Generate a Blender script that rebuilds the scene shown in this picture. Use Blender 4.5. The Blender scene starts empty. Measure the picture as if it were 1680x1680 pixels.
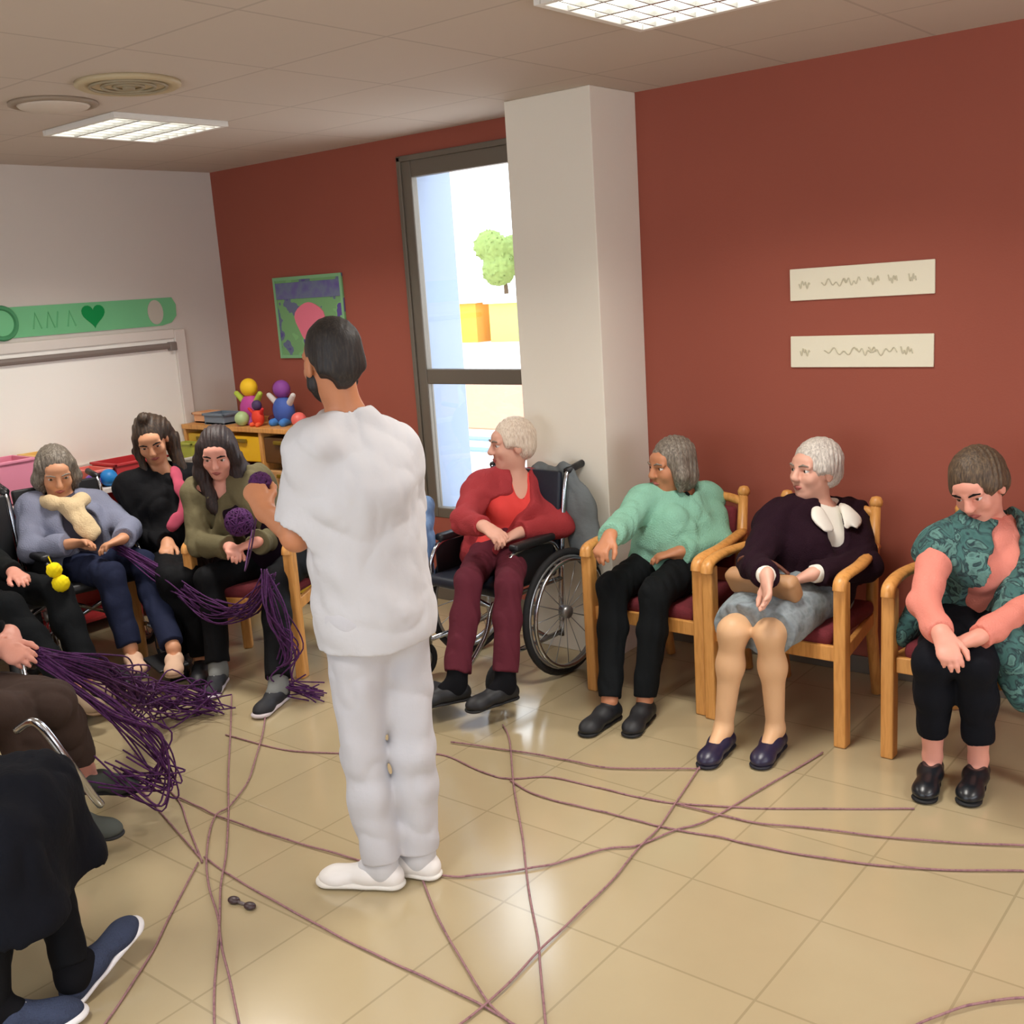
import bpy, bmesh, math, random
import numpy as np
from mathutils import Vector, Matrix
random.seed(7)
sc = bpy.context.scene
COL = sc.collection
PI = math.pi

def lin(c):
    return tuple(((v/255)/12.92 if v/255 <= .04045 else ((v/255+.055)/1.055)**2.4) for v in c)

# ------------------------------------------------------------------ camera
cam_d = bpy.data.cameras.new('camera')
cam = bpy.data.objects.new('camera', cam_d)
COL.objects.link(cam)
cam_d.sensor_width = 36
cam_d.lens = 36*1771.48/1680
cam_d.clip_start = .05
yaw, pitch, roll = -0.687837348, 0.210371563, -0.0669833198
_f = Vector((math.sin(yaw)*math.cos(pitch), math.cos(yaw)*math.cos(pitch), -math.sin(pitch)))
_r = Vector((math.cos(yaw), -math.sin(yaw), 0))
_u = _r.cross(_f)
_r2 = _r*math.cos(roll)+_u*math.sin(roll)
_u2 = -_r*math.sin(roll)+_u*math.cos(roll)
m = Matrix((_r2, _u2, -_f)).transposed().to_4x4()
m.translation = Vector((0, 0, 1.82))
cam.matrix_world = m
sc.camera = cam

# ------------------------------------------------------------------ view, world, daylight, ceiling light
sc.view_settings.view_transform = 'Standard'
sc.view_settings.look = 'None'
sc.view_settings.gamma = 1
sc.view_settings.use_curve_mapping = False
sc.view_settings.exposure = 0.0
w = bpy.data.worlds.new('world'); sc.world = w; w.use_nodes = True
bg = w.node_tree.nodes['Background']
bg.inputs[0].default_value = (.80, .90, 1.0, 1)
bg.inputs[1].default_value = 4.5

def area(name, loc, rot, sx, sy, power, color, spread=PI):
    l = bpy.data.lights.new(name, 'AREA'); l.shape = 'RECTANGLE'; l.size = sx; l.size_y = sy
    l.energy = power; l.color = color; l.spread = spread
    o = bpy.data.objects.new(name, l); COL.objects.link(o); o.location = loc; o.rotation_euler = rot
    return o
# daylight entering through the openings of the wall to the right of and the wall behind the photographer
area('daylight_right', (2.62, 1.75, 1.5), (0, PI/2, 0), 1.3, 3.2, 26, (1.0, .96, .97))
area('daylight_rear', (-2.0, -2.12, 1.5), (PI/2, 0, 0), 4.0, 1.3, 12, (.92, .96, 1.0))
area('daylight_back', (-3.86, 4.95, 1.5), (-PI/2, 0, 0), .9, 1.9, 8, (.85, .93, 1.0))
LAMPS = [(-4.58, 3.04), (-1.75, 3.04), (1.0, 3.04), (-4.58, .34), (-1.75, .34), (1.0, .34)]
for x, y in LAMPS:
    area('ceiling_lamp_light', (x, y, 2.595), (0, 0, 0), .52, .52, 24, (1.0, .95, .88), math.radians(134))

# ------------------------------------------------------------------ materials
def principled(name, col, rough=.6, metal=0, spec=.5, bump=0, bscale=40, var=0, vscale=6, emit=None, estr=0, sheen=0):
    m = bpy.data.materials.new(name); m.use_nodes = True
    nt = m.node_tree; p = nt.nodes['Principled BSDF']
    c = lin(col)+(1,)
    p.inputs['Base Color'].default_value = c
    p.inputs['Roughness'].default_value = rough
    p.inputs['Metallic'].default_value = metal
    p.inputs['Specular IOR Level'].default_value = spec
    if sheen: p.inputs['Sheen Weight'].default_value = sheen
    if emit:
        p.inputs['Emission Color'].default_value = lin(emit)+(1,)
        p.inputs['Emission Strength'].default_value = estr
    tc = nt.nodes.new('ShaderNodeTexCoord')
    if var:
        n = nt.nodes.new('ShaderNodeTexNoise'); n.inputs['Scale'].default_value = vscale; n.inputs['Detail'].default_value = 4
        nt.links.new(tc.outputs['Object'], n.inputs['Vector'])
        mx = nt.nodes.new('ShaderNodeMix'); mx.data_type = 'RGBA'
        mx.inputs[6].default_value = tuple(min(1, v*(1-var)) for v in c[:3])+(1,)
        mx.inputs[7].default_value = tuple(min(1, v*(1+var)) for v in c[:3])+(1,)
        nt.links.new(n.outputs['Fac'], mx.inputs[0]); nt.links.new(mx.outputs[2], p.inputs['Base Color'])
    if bump:
        n = nt.nodes.new('ShaderNodeTexNoise'); n.inputs['Scale'].default_value = bscale; n.inputs['Detail'].default_value = 3
        nt.links.new(tc.outputs['Object'], n.inputs['Vector'])
        b = nt.nodes.new('ShaderNodeBump'); b.inputs['Strength'].default_value = bump; b.inputs['Distance'].default_value = .01
        nt.links.new(n.outputs['Fac'], b.inputs['Height']); nt.links.new(b.outputs[0], p.inputs['Normal'])
    return m

def ramp_mat(name, cols, scale, kind='noise', rough=.9, stretch=(1, 1, 1), bump=.3, const=False, distort=0):
    """surface pattern made of several colours of its own (prints, strands of hair, knitted wool)"""
    m = bpy.data.materials.new(name); m.use_nodes = True
    nt = m.node_tree; p = nt.nodes['Principled BSDF']; p.inputs['Roughness'].default_value = rough
    tc = nt.nodes.new('ShaderNodeTexCoord'); mp = nt.nodes.new('ShaderNodeMapping'); mp.inputs['Scale'].default_value = stretch
    nt.links.new(tc.outputs['Object'], mp.inputs['Vector'])
    if kind == 'noise':
        n = nt.nodes.new('ShaderNodeTexNoise'); n.inputs['Detail'].default_value = 3; n.inputs['Distortion'].default_value = distort
        out = n.outputs['Fac']
    elif kind == 'voronoi':
        n = nt.nodes.new('ShaderNodeTexVoronoi'); out = n.outputs['Distance']
    else:
        n = nt.nodes.new('ShaderNodeTexWave'); n.inputs['Distortion'].default_value = distort; out = n.outputs['Fac']
    n.inputs['Scale'].default_value = scale
    nt.links.new(mp.outputs[0], n.inputs['Vector'])
    r = nt.nodes.new('ShaderNodeValToRGB')
    if const: r.color_ramp.interpolation = 'CONSTANT'
    els = r.color_ramp.elements
    while len(els) < len(cols): els.new(.5)
    for i, (pos, c) in enumerate(cols):
        els[i].position = pos; els[i].color = lin(c)+(1,)
    nt.links.new(out, r.inputs[0]); nt.links.new(r.outputs[0], p.inputs['Base Color'])
    b = nt.nodes.new('ShaderNodeBump'); b.inputs['Strength'].default_value = bump; b.inputs['Distance'].default_value = .01
    nt.links.new(out, b.inputs['Height']); nt.links.new(b.outputs[0], p.inputs['Normal'])
    return m

def grid_mat(name, base, line, size, width, origin=(0, 0), rough=.4, spec=.5, bump=.15, var=.06, line_mix=1.0):
    """square panels / tiles with thin joints, laid in object space"""
    m = bpy.data.materials.new(name); m.use_nodes = True
    nt = m.node_tree; N = nt.nodes; L = nt.links; p = N['Principled BSDF']
    p.inputs['Roughness'].default_value = rough; p.inputs['Specular IOR Level'].default_value = spec
    tc = N.new('ShaderNodeTexCoord'); sp = N.new('ShaderNodeSeparateXYZ'); L.new(tc.outputs['Object'], sp.inputs[0])
    def M(op, a, b=None):
        n = N.new('ShaderNodeMath'); n.operation = op
        for i, v in enumerate((a, b)):
            if v is None: continue
            if isinstance(v, (int, float)): n.inputs[i].default_value = v
            else: L.new(v, n.inputs[i])
        return n.outputs[0]
    ds, cells = [], []
    for k, o in enumerate(origin):
        u = M('DIVIDE', M('SUBTRACT', sp.outputs[k], o), size)
        fr = M('FRACT', u); cells.append(M('FLOOR', u))
        ds.append(M('MINIMUM', fr, M('SUBTRACT', 1.0, fr)))
    d = M('MINIMUM', ds[0], ds[1])
    mask = M('LESS_THAN', d, width/size/2)
    cb = N.new('ShaderNodeCombineXYZ'); L.new(cells[0], cb.inputs[0]); L.new(cells[1], cb.inputs[1])
    wn = N.new('ShaderNodeTexWhiteNoise'); L.new(cb.outputs[0], wn.inputs['Vector'])
    nz = N.new('ShaderNodeTexNoise'); nz.inputs['Scale'].default_value = 9; nz.inputs['Detail'].default_value = 5
    L.new(tc.outputs['Object'], nz.inputs['Vector'])
    t = M('ADD', M('MULTIPLY', wn.outputs['Value'], .5), M('MULTIPLY', nz.outputs['Fac'], .5))
    a = lin(base)
    m1 = N.new('ShaderNodeMix'); m1.data_type = 'RGBA'
    m1.inputs[6].default_value = tuple(v*(1-var) for v in a)+(1,); m1.inputs[7].default_value = tuple(min(1, v*(1+var)) for v in a)+(1,)
    L.new(t, m1.inputs[0])
    m2 = N.new('ShaderNodeMix'); m2.data_type = 'RGBA'; m2.inputs[7].default_value = lin(line)+(1,)
    L.new(m1.outputs[2], m2.inputs[6]); L.new(M('MULTIPLY', mask, line_mix), m2.inputs[0]); L.new(m2.outputs[2], p.inputs['Base Color'])
    b = N.new('ShaderNodeBump'); b.inputs['Strength'].default_value = bump; b.inputs['Distance'].default_value = .003; b.invert = True
    L.new(mask, b.inputs['Height']); L.new(b.outputs[0], p.inputs['Normal'])
    return m

def glass_mat():
    m = bpy.data.materials.new('window_glass'); m.use_nodes = True
    nt = m.node_tree; nt.nodes.clear()
    o = nt.nodes.new('ShaderNodeOutputMaterial'); mx = nt.nodes.new('ShaderNodeMixShader')
    t = nt.nodes.new('ShaderNodeBsdfTransparent'); g = nt.nodes.new('ShaderNodeBsdfGlossy'); g.inputs['Roughness'].default_value = .02
    mx.inputs[0].default_value = .06
    nt.links.new(t.outputs[0], mx.inputs[1]); nt.links.new(g.outputs[0], mx.inputs[2]); nt.links.new(mx.outputs[0], o.inputs[0])
    return m

def lamp_mat(name, col, s):
    m = bpy.data.materials.new(name); m.use_nodes = True
    nt = m.node_tree; nt.nodes.clear()
    o = nt.nodes.new('ShaderNodeOutputMaterial'); e = nt.nodes.new('ShaderNodeEmission')
    e.inputs[0].default_value = lin(col)+(1,); e.inputs[1].default_value = s
    nt.links.new(e.outputs[0], o.inputs[0]); return m

MT = {}
MT['red_wall'] = principled('red_wall_paint', (158, 86, 70), .75, spec=.25, bump=.05, bscale=120, var=.04, vscale=2)
MT['white_wall'] = principled('white_wall_paint', (214, 206, 196), .8, spec=.25, bump=.04, bscale=120, var=.02, vscale=2)
MT['pillar'] = principled('pillar_paint', (236, 230, 216), .75, spec=.25, bump=.04, bscale=120, var=.02, vscale=2)
MT['ceiling'] = grid_mat('ceiling_panels', (198, 186, 174), (156, 144, 132), .6, .012, (-2.05, 2.14), .9, .2, .3, .02, .45)
MT['floor'] = grid_mat('floor_tiles', (176, 160, 126), (152, 138, 106), .41, .007, (-1.12, 2.61),   .16, .85, .2, .06, .8)
MT['taupe'] = principled('taupe_window_metal', (112, 104, 92), .45, metal=.2, bump=.02)
MT['glass'] = glass_mat()
MT['louver'] = principled('louver_metal', (200, 200, 196), .25, metal=.8)
MT['tube'] = lamp_mat('fluorescent_diffuser', (255, 250, 238), 3.4)
MT['beech'] = ramp_mat('honey_beech_wood', [(.3, (196, 134, 66)), (.55, (222, 160, 88)), (.8, (206, 144, 74))], 9, 'noise', .4, (6, 6, .7), .05)
MT['burgundy'] = principled('burgundy_seat_fabric', (112, 36, 44), .9, bump=.4, bscale=300, var=.25, vscale=60)
MT['black_plastic'] = principled('black_plastic', (24, 25, 28), .45)
MT['rubber'] = principled('tyre_rubber', (30, 30, 32), .8, bump=.2)
MT['chrome'] = principled('chrome_tube', (196, 200, 206), .22, metal=1)
MT['greymetal'] = principled('grey_wheel_rim', (170, 172, 174), .35, metal=.8)
MT['navyvinyl'] = principled('dark_navy_vinyl', (26, 32, 46), .5, bump=.1)
MT['white_board'] = principled('whiteboard_enamel', (252, 248, 238), .35)
MT['white_frame'] = principled('whiteboard_frame', (226, 218, 208), .5)
MT['rail'] = principled('grey_brown_rail', (132, 120, 112), .5)
MT['sign'] = principled('cream_sign_card', (240, 234, 210), .7, bump=.05)
MT['ink'] = principled('faded_sign_lettering', (206, 200, 174), .7)

def flat(name, col, rough=.7, **k):
    if rough >= .8:
        k.setdefault('spec', .18)
        if max(col) < 60: col = tuple(int(v*.62) for v in col)
    if name not in MT: MT[name] = principled(name, col, rough, **k)
    return MT[name]

# ------------------------------------------------------------------ mesh helpers
def link(name, me, mat, parent=None, smooth=False, loc=None):
    o = bpy.data.objects.new(name, me); COL.objects.link(o)
    for mm in (mat if isinstance(mat, (list, tuple)) else [mat]):
        me.materials.append(mm)
    if parent: o.parent = parent
    if loc: o.location = loc
    if smooth:
        me.polygons.foreach_set('use_smooth', [True]*len(me.polygons))
    return o

def obj(name, bm, mat, parent=None, smooth=False, loc=None):
    me = bpy.data.meshes.new(name); bm.normal_update(); bm.to_mesh(me); bm.free()
    return link(name, me, mat, parent, smooth, loc)

def thing(name, label, cat, loc=(0, 0, 0), rz=0, group=None):
    o = bpy.data.objects.new(name, None); COL.objects.link(o); o.empty_display_size = .1
    o.location = loc; o.rotation_euler = (0, 0, rz)
    return tag(o, label, cat, group)

def tag(o, label, cat, group=None, kind=None):
    o['label'] = label; o['category'] = cat
    if group: o['group'] = group
    if kind: o['kind'] = kind
    return o

def struct(name, bm, mat, smooth=False):
    o = obj(name, bm, mat, None, smooth); o['kind'] = 'structure'; return o

def box(bm, c, s, bev=0, rot=None, seg=2):
    g = bmesh.ops.create_cube(bm, size=1)
    vs = g['verts']
    bmesh.ops.scale(bm, vec=s, verts=vs)
    if bev:
        es = list({e for v in vs for e in v.link_edges})
        r = bmesh.ops.bevel(bm, geom=es, offset=bev, segments=seg, affect='EDGES', profile=.5)
        vs = list({v for f in r['faces'] for v in f.verts} | {v for v in vs if v.is_valid})
    if rot is not None: bmesh.ops.rotate(bm, cent=(0, 0, 0), matrix=rot, verts=vs)
    bmesh.ops.translate(bm, vec=c, verts=vs)
    return vs

def tube(bm, pts, r, seg=8, closed=False, flatz=1):
    pts = [Vector(p) for p in pts]; n = len(pts); rings = []
    rr = r if isinstance(r, (list, tuple)) else [r]*n
    up = Vector((0, 0, 1)); prev = None
    for i, p in enumerate(pts):
        a = pts[(i-1) % n] if (closed or i > 0) else p
        b = pts[(i+1) % n] if (closed or i < n-1) else p
        t = (b-a).normalized()
        if prev is None:
            s = t.cross(up)
            if s.length < .1: s = t.cross(Vector((1, 0, 0)))
        else:
            s = prev-t*prev.dot(t)
        s.normalize(); prev = s; q = t.cross(s)
        ring = []
        for k in range(seg):
            o = s*math.cos(2*PI*k/seg)*rr[i]+q*math.sin(2*PI*k/seg)*rr[i]
            o.z *= flatz
            ring.append(bm.verts.new(p+o))
        rings.append(ring)
    for i in range(n if closed else n-1):
        A, B = rings[i], rings[(i+1) % n]
        for k in range(seg):
            bm.faces.new((A[k], A[(k+1) % seg], B[(k+1) % seg], B[k]))
    if not closed:
        bm.faces.new(rings[0][::-1]); bm.faces.new(rings[-1])

def spline(pts, n=6, closed=False):
    P = [Vector(p) for p in pts]; out = []; m = len(P)
    rng = range(m if closed else m-1)
    for i in rng:
        g = (lambda j: P[j % m]) if closed else (lambda j: P[max(0, min(m-1, j))])
        a, b, c, d = g(i-1), g(i), g(i+1), g(i+2)
        for k in range(n):
            t = k/n
            out.append(.5*((2*b)+(c-a)*t+(2*a-5*b+4*c-d)*t*t+(3*b-a-3*c+d)*t**3))
    if not closed: out.append(P[-1])
    return out

def ringpts(c, r, axis='x', n=32):
    out = []
    for k in range(n):
        a = 2*PI*k/n; x, y = r*math.cos(a), r*math.sin(a)
        v = {'x': (0, x, y), 'y': (x, 0, y), 'z': (x, y, 0)}[axis]
        out.append(Vector(c)+Vector(v))
    return out

def torus(bm, c, R, r, axis='x', n=36, seg=8): tube(bm, ringpts(c, R, axis, n), r, seg, True)

def lathe(bm, prof, c=(0, 0, 0), seg=20):
    rings = []
    for r, z in prof:
        rings.append([bm.verts.new((c[0]+r*math.cos(2*PI*k/seg), c[1]+r*math.sin(2*PI*k/seg), c[2]+z)) for k in range(seg)])
    for A, B in zip(rings, rings[1:]):
        for k in range(seg): bm.faces.new((A[k], A[(k+1) % seg], B[(k+1) % seg], B[k]))
    bm.faces.new(rings[0][::-1]); bm.faces.new(rings[-1])

def poly(bm, pts, t, nrm):
    """closed outline with a thickness"""
    a = [bm.verts.new(Vector(p)) for p in pts]; b = [bm.verts.new(Vector(p)+Vector(nrm)*t) for p in pts]
    bm.faces.new(a[::-1]); bm.faces.new(b)
    for i in range(len(a)):
        j = (i+1) % len(a); bm.faces.new((a[i], a[j], b[j], b[i]))

def dup(root, loc, rz, label, group=None):
    r = root.copy(); COL.objects.link(r); r.location = loc; r.rotation_euler = (0, 0, rz); r['label'] = label
    if group: r['group'] = group
    for ch in list(root.children):
        c = ch.copy(); COL.objects.link(c); c.parent = r
        for g in ch.children:
            d = g.copy(); COL.objects.link(d); d.parent = c
    return r

# ------------------------------------------------------------------ implicit-surface modeller for bodies and clothes
def V3(*a): return np.array(a, dtype=np.float64)
def unit(v): return v/max(1e-9, np.linalg.norm(v))

class Clay:
    """a list of soft volumes, blended and turned into one continuous mesh"""
    def __init__(s): s.p = []
    def cone(s, a, b, ra, rb, k=.02, n=None, sq=1, sub=False):
        s.p.append(('c', np.asarray(a, float), np.asarray(b, float), ra, rb, k, None if n is None else unit(np.asarray(n, float)), sq, sub)); return s
    def ell(s, c, ax, r, k=.02, sub=False):
        s.p.append(('e', np.asarray(c, float), np.array(ax, float), np.asarray(r, float), k, sub)); return s
    def box(s, c, ax, h, rad, k=.02, sub=False):
        s.p.append(('b', np.asarray(c, float), np.array(ax, float), np.asarray(h, float), rad, k, sub)); return s
    def cut(s, pt, n, c, R):
        s.p.append(('x', np.asarray(pt, float), unit(np.asarray(n, float)), np.asarray(c, float), R)); return s
    def layer(s): s.p.append(('L', -9.0)); return s
    def merge(s, k=.02): s.p.append(('U', k, -9.0)); return s
    def chain(s, pts, rs, k=.02, **kw):
        for i in range(len(pts)-1): s.cone(pts[i], pts[i+1], rs[i], rs[i+1], k, **kw)
        return s

def _d(q, P):
    t = q[0]
    if t == 'c':
        _, a, b, ra, rb, k, n, sq, sub = q
        ba = b-a; L = max(1e-9, ba@ba)
        pa = P-a; h = np.clip(pa@ba/L, 0, 1)
        v = pa-h[..., None]*ba
        if n is not None:
            v = v+(v@n)[..., None]*n*(1/sq-1)
            return (np.sqrt((v*v).sum(-1))-(ra+(rb-ra)*h))*(sq**.5)
        return np.sqrt((v*v).sum(-1))-(ra+(rb-ra)*h)
    if t == 'e':
        _, c, ax, r, k, sub = q
        v = (P-c)@ax.T
        k0 = np.sqrt(((v/r)**2).sum(-1)); k1 = np.sqrt(((v/r**2)**2).sum(-1))+1e-9
        return k0*(k0-1)/k1
    if t == 'b':
        _, c, ax, h, rad, k, sub = q
        v = np.abs((P-c)@ax.T)-(h-rad)
        return np.sqrt((np.maximum(v, 0)**2).sum(-1))+np.minimum(v.max(-1), 0)-rad
    if t == 'x':
        _, pt, n, c, R = q
        v = P-c
        return np.maximum(-((P-pt)@n), np.sqrt((v*v).sum(-1))-R)

def _k(q): return {'c': 5, 'e': 4, 'b': 5, 'x': -1}[q[0]]
def _fold(D, q, P):
    d = _d(q, P)
    if q[0] == 'x': return np.maximum(D, -d)
    k = q[_k(q)]; sub = q[-1]
    if sub:
        h = np.maximum(k-np.abs(D+d), 0)/k
        return np.maximum(D, -d)+h*h*k*.25
    h = np.maximum(k-np.abs(D-d), 0)/k
    return np.minimum(D, d)-h*h*k*.25

def _smin(a, b, k):
    h = np.maximum(k-np.abs(a-b), 0)/k
    return np.minimum(a, b)-h*h*k*.25

def mesh_clay(clay, vox, disp=None, B=8):
    lo = np.full(3, 1e9); hi = -lo
    for q in clay.p:
        if q[0] in 'xLU' or q[-1] is True: continue
        if q[0] == 'c': pts = np.array([q[1], q[2]]); r = max(q[3], q[4])
        else: pts = np.array([q[1]]); r = np.max(q[3])*1.75
        lo = np.minimum(lo, pts.min(0)-r); hi = np.maximum(hi, pts.max(0)+r)
    lo -= .04; hi += .04
    S = B*vox; nb = np.ceil((hi-lo)/S).astype(int)
    g = np.stack(np.meshgrid(*[np.arange(k) for k in nb], indexing='ij'), -1).reshape(-1, 3)
    Cc = lo+(g+.5)*S; hd = S*.87
    D = np.full(len(Cc), 9.0); allq = []
    stk = []
    for q in clay.p:
        if q[0] == 'L': stk.append(D); D = np.full(len(Cc), 9.0); allq.append(None); continue
        if q[0] == 'U': D = _smin(stk.pop(), D, q[1]); allq.append(None); continue
        allq.append(_d(q, Cc)); D = _fold(D, q, Cc)
    m = np.abs(D) < hd*1.25+.03
    g = g[m]; Dm = D[m]
    off = np.stack(np.meshgrid(*[np.arange(B+1)]*3, indexing='ij'), -1).reshape(-1, 3)
    P = (lo+(g[:, None, :]*B+off[None])*vox)
    F = np.full(P.shape[:2], 9.0)
    addmin = np.full(len(g), 9.0)
    for q, d in zip(clay.p, allq):
        if q[0] not in 'xLU' and not q[-1] is True: addmin = np.minimum(addmin, d[m])
    for q, d in zip(clay.p, allq):
        if q[0] == 'L': stk.append(F); F = np.full(P.shape[:2], 9.0); continue
        if q[0] == 'U': F = _smin(stk.pop(), F, q[1]); continue
        dm = d[m]
        if q[0] == 'x' or q[-1] is True: a = dm < hd*2+.06
        else: a = dm < addmin+2*hd*1.3+q[_k(q)]+.02
        if a.any(): F[a] = _fold(F[a], q, P[a])
    if disp is not None: F += disp(P)
    F = F.reshape(-1, B+1, B+1, B+1)
    ins = F < 0
    NB = len(g)
    c8 = [(i, j, k) for i in (0, 1) for j in (0, 1) for k in (0, 1)]
    sh = lambda A, i, j, k: A[:, i:i+B, j:j+B, k:k+B]
    cnt = sum(sh(ins, *c).astype(np.int8) for c in c8)
    act = (cnt > 0) & (cnt < 8)
    b_, i_, j_, k_ = np.nonzero(act)
    acc = np.zeros((len(b_), 3)); num = np.zeros(len(b_))
    for a in c8:
        for ax in range(3):
            if a[ax] == 1: continue
            b = list(a); b[ax] = 1
            fa = F[b_, i_+a[0], j_+a[1], k_+a[2]]; fb = F[b_, i_+b[0], j_+b[1], k_+b[2]]
            cr = (fa < 0) != (fb < 0)
            t = np.where(cr, fa/np.where(np.abs(fa-fb) < 1e-12, 1, fa-fb), 0)
            pt = np.tile(np.array(a, float), (len(b_), 1)); pt[:, ax] += t
            acc += pt*cr[:, None]; num += cr
    G = g[b_]*B+np.stack([i_, j_, k_], -1)
    Vt = lo+(G+acc/num[:, None])*vox
    N = nb*B+2
    key = (G[:, 0]*N[1]+G[:, 1])*N[2]+G[:, 2]
    order = np.argsort(key); ks = key[order]
    quads = []
    for ax in range(3):
        e = [0, 0, 0]; e[ax] = 1
        A = ins[:, :B, :B, :B]; Bb = ins[:, e[0]:e[0]+B, e[1]:e[1]+B, e[2]:e[2]+B]
        bb, ii, jj, kk = np.nonzero(A != Bb)
        Gc = g[bb]*B+np.stack([ii, jj, kk], -1)
        u, v = (ax+1) % 3, (ax+2) % 3
        du = np.zeros(3, int); du[u] = 1; dv = np.zeros(3, int); dv[v] = 1
        idx = []; ok = np.ones(len(Gc), bool)
        for o in (0*du, du, du+dv, dv):
            H = Gc-o; kk_ = (H[:, 0]*N[1]+H[:, 1])*N[2]+H[:, 2]
            s_ = np.clip(np.searchsorted(ks, kk_), 0, len(ks)-1)
            ok &= ks[s_] == kk_; idx.append(order[s_])
        q = np.stack(idx, -1); fl = ~A[bb, ii, jj, kk]
        q[fl] = q[fl][:, ::-1]
        quads.append(q[ok])
    Q = np.concatenate(quads)
    return Vt, Q

def clay_obj(name, clay, vox, mat, parent, org, disp=None):
    V, Q = mesh_clay(clay, vox, disp)
    V = V-np.asarray(org)
    me = bpy.data.meshes.new(name)
    me.vertices.add(len(V)); me.vertices.foreach_set('co', V.astype(np.float32).ravel())
    me.loops.add(len(Q)*4); me.loops.foreach_set('vertex_index', Q.astype(np.int32).ravel())
    me.polygons.add(len(Q)); me.polygons.foreach_set('loop_start', np.arange(0, len(Q)*4, 4, dtype=np.int32))
    me.polygons.foreach_set('use_smooth', np.ones(len(Q), bool))
    me.update(calc_edges=True); me.validate()
    return link(name, me, mat, parent)

def folds(amp, seed=0, f=1.0, zf=9):
    rs = np.random.RandomState(seed)
    K = rs.normal(size=(4, 3))*V3(30, 30, zf)*f; M = rs.normal(size=(4, 3))*14; ph = rs.uniform(0, 6, 4)
    def fn(P):
        o = np.zeros(P.shape[:-1])
        for i in range(4):
            o += np.sin(P@K[i]+1.6*np.sin(P@M[i]+ph[i])+ph[i])
        return (np.abs(o)-1.0)*amp*-.55
    return fn
def strands(amp, seed=0, f=(150, 150, 18)):
    rs = np.random.RandomState(seed); K = rs.uniform(.6, 1, size=(3, 3))*V3(*f)*rs.choice([-1, 1], size=(3, 3)); ph = rs.uniform(0, 6, 3)
    def fn(P):
        o = np.zeros(P.shape[:-1])
        for i in range(3): o += np.sin(P@K[i]+ph[i]+1.5*np.sin(P@V3(9, 13, 11)+ph[i]))
        return o*amp*.5
    return fn
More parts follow.
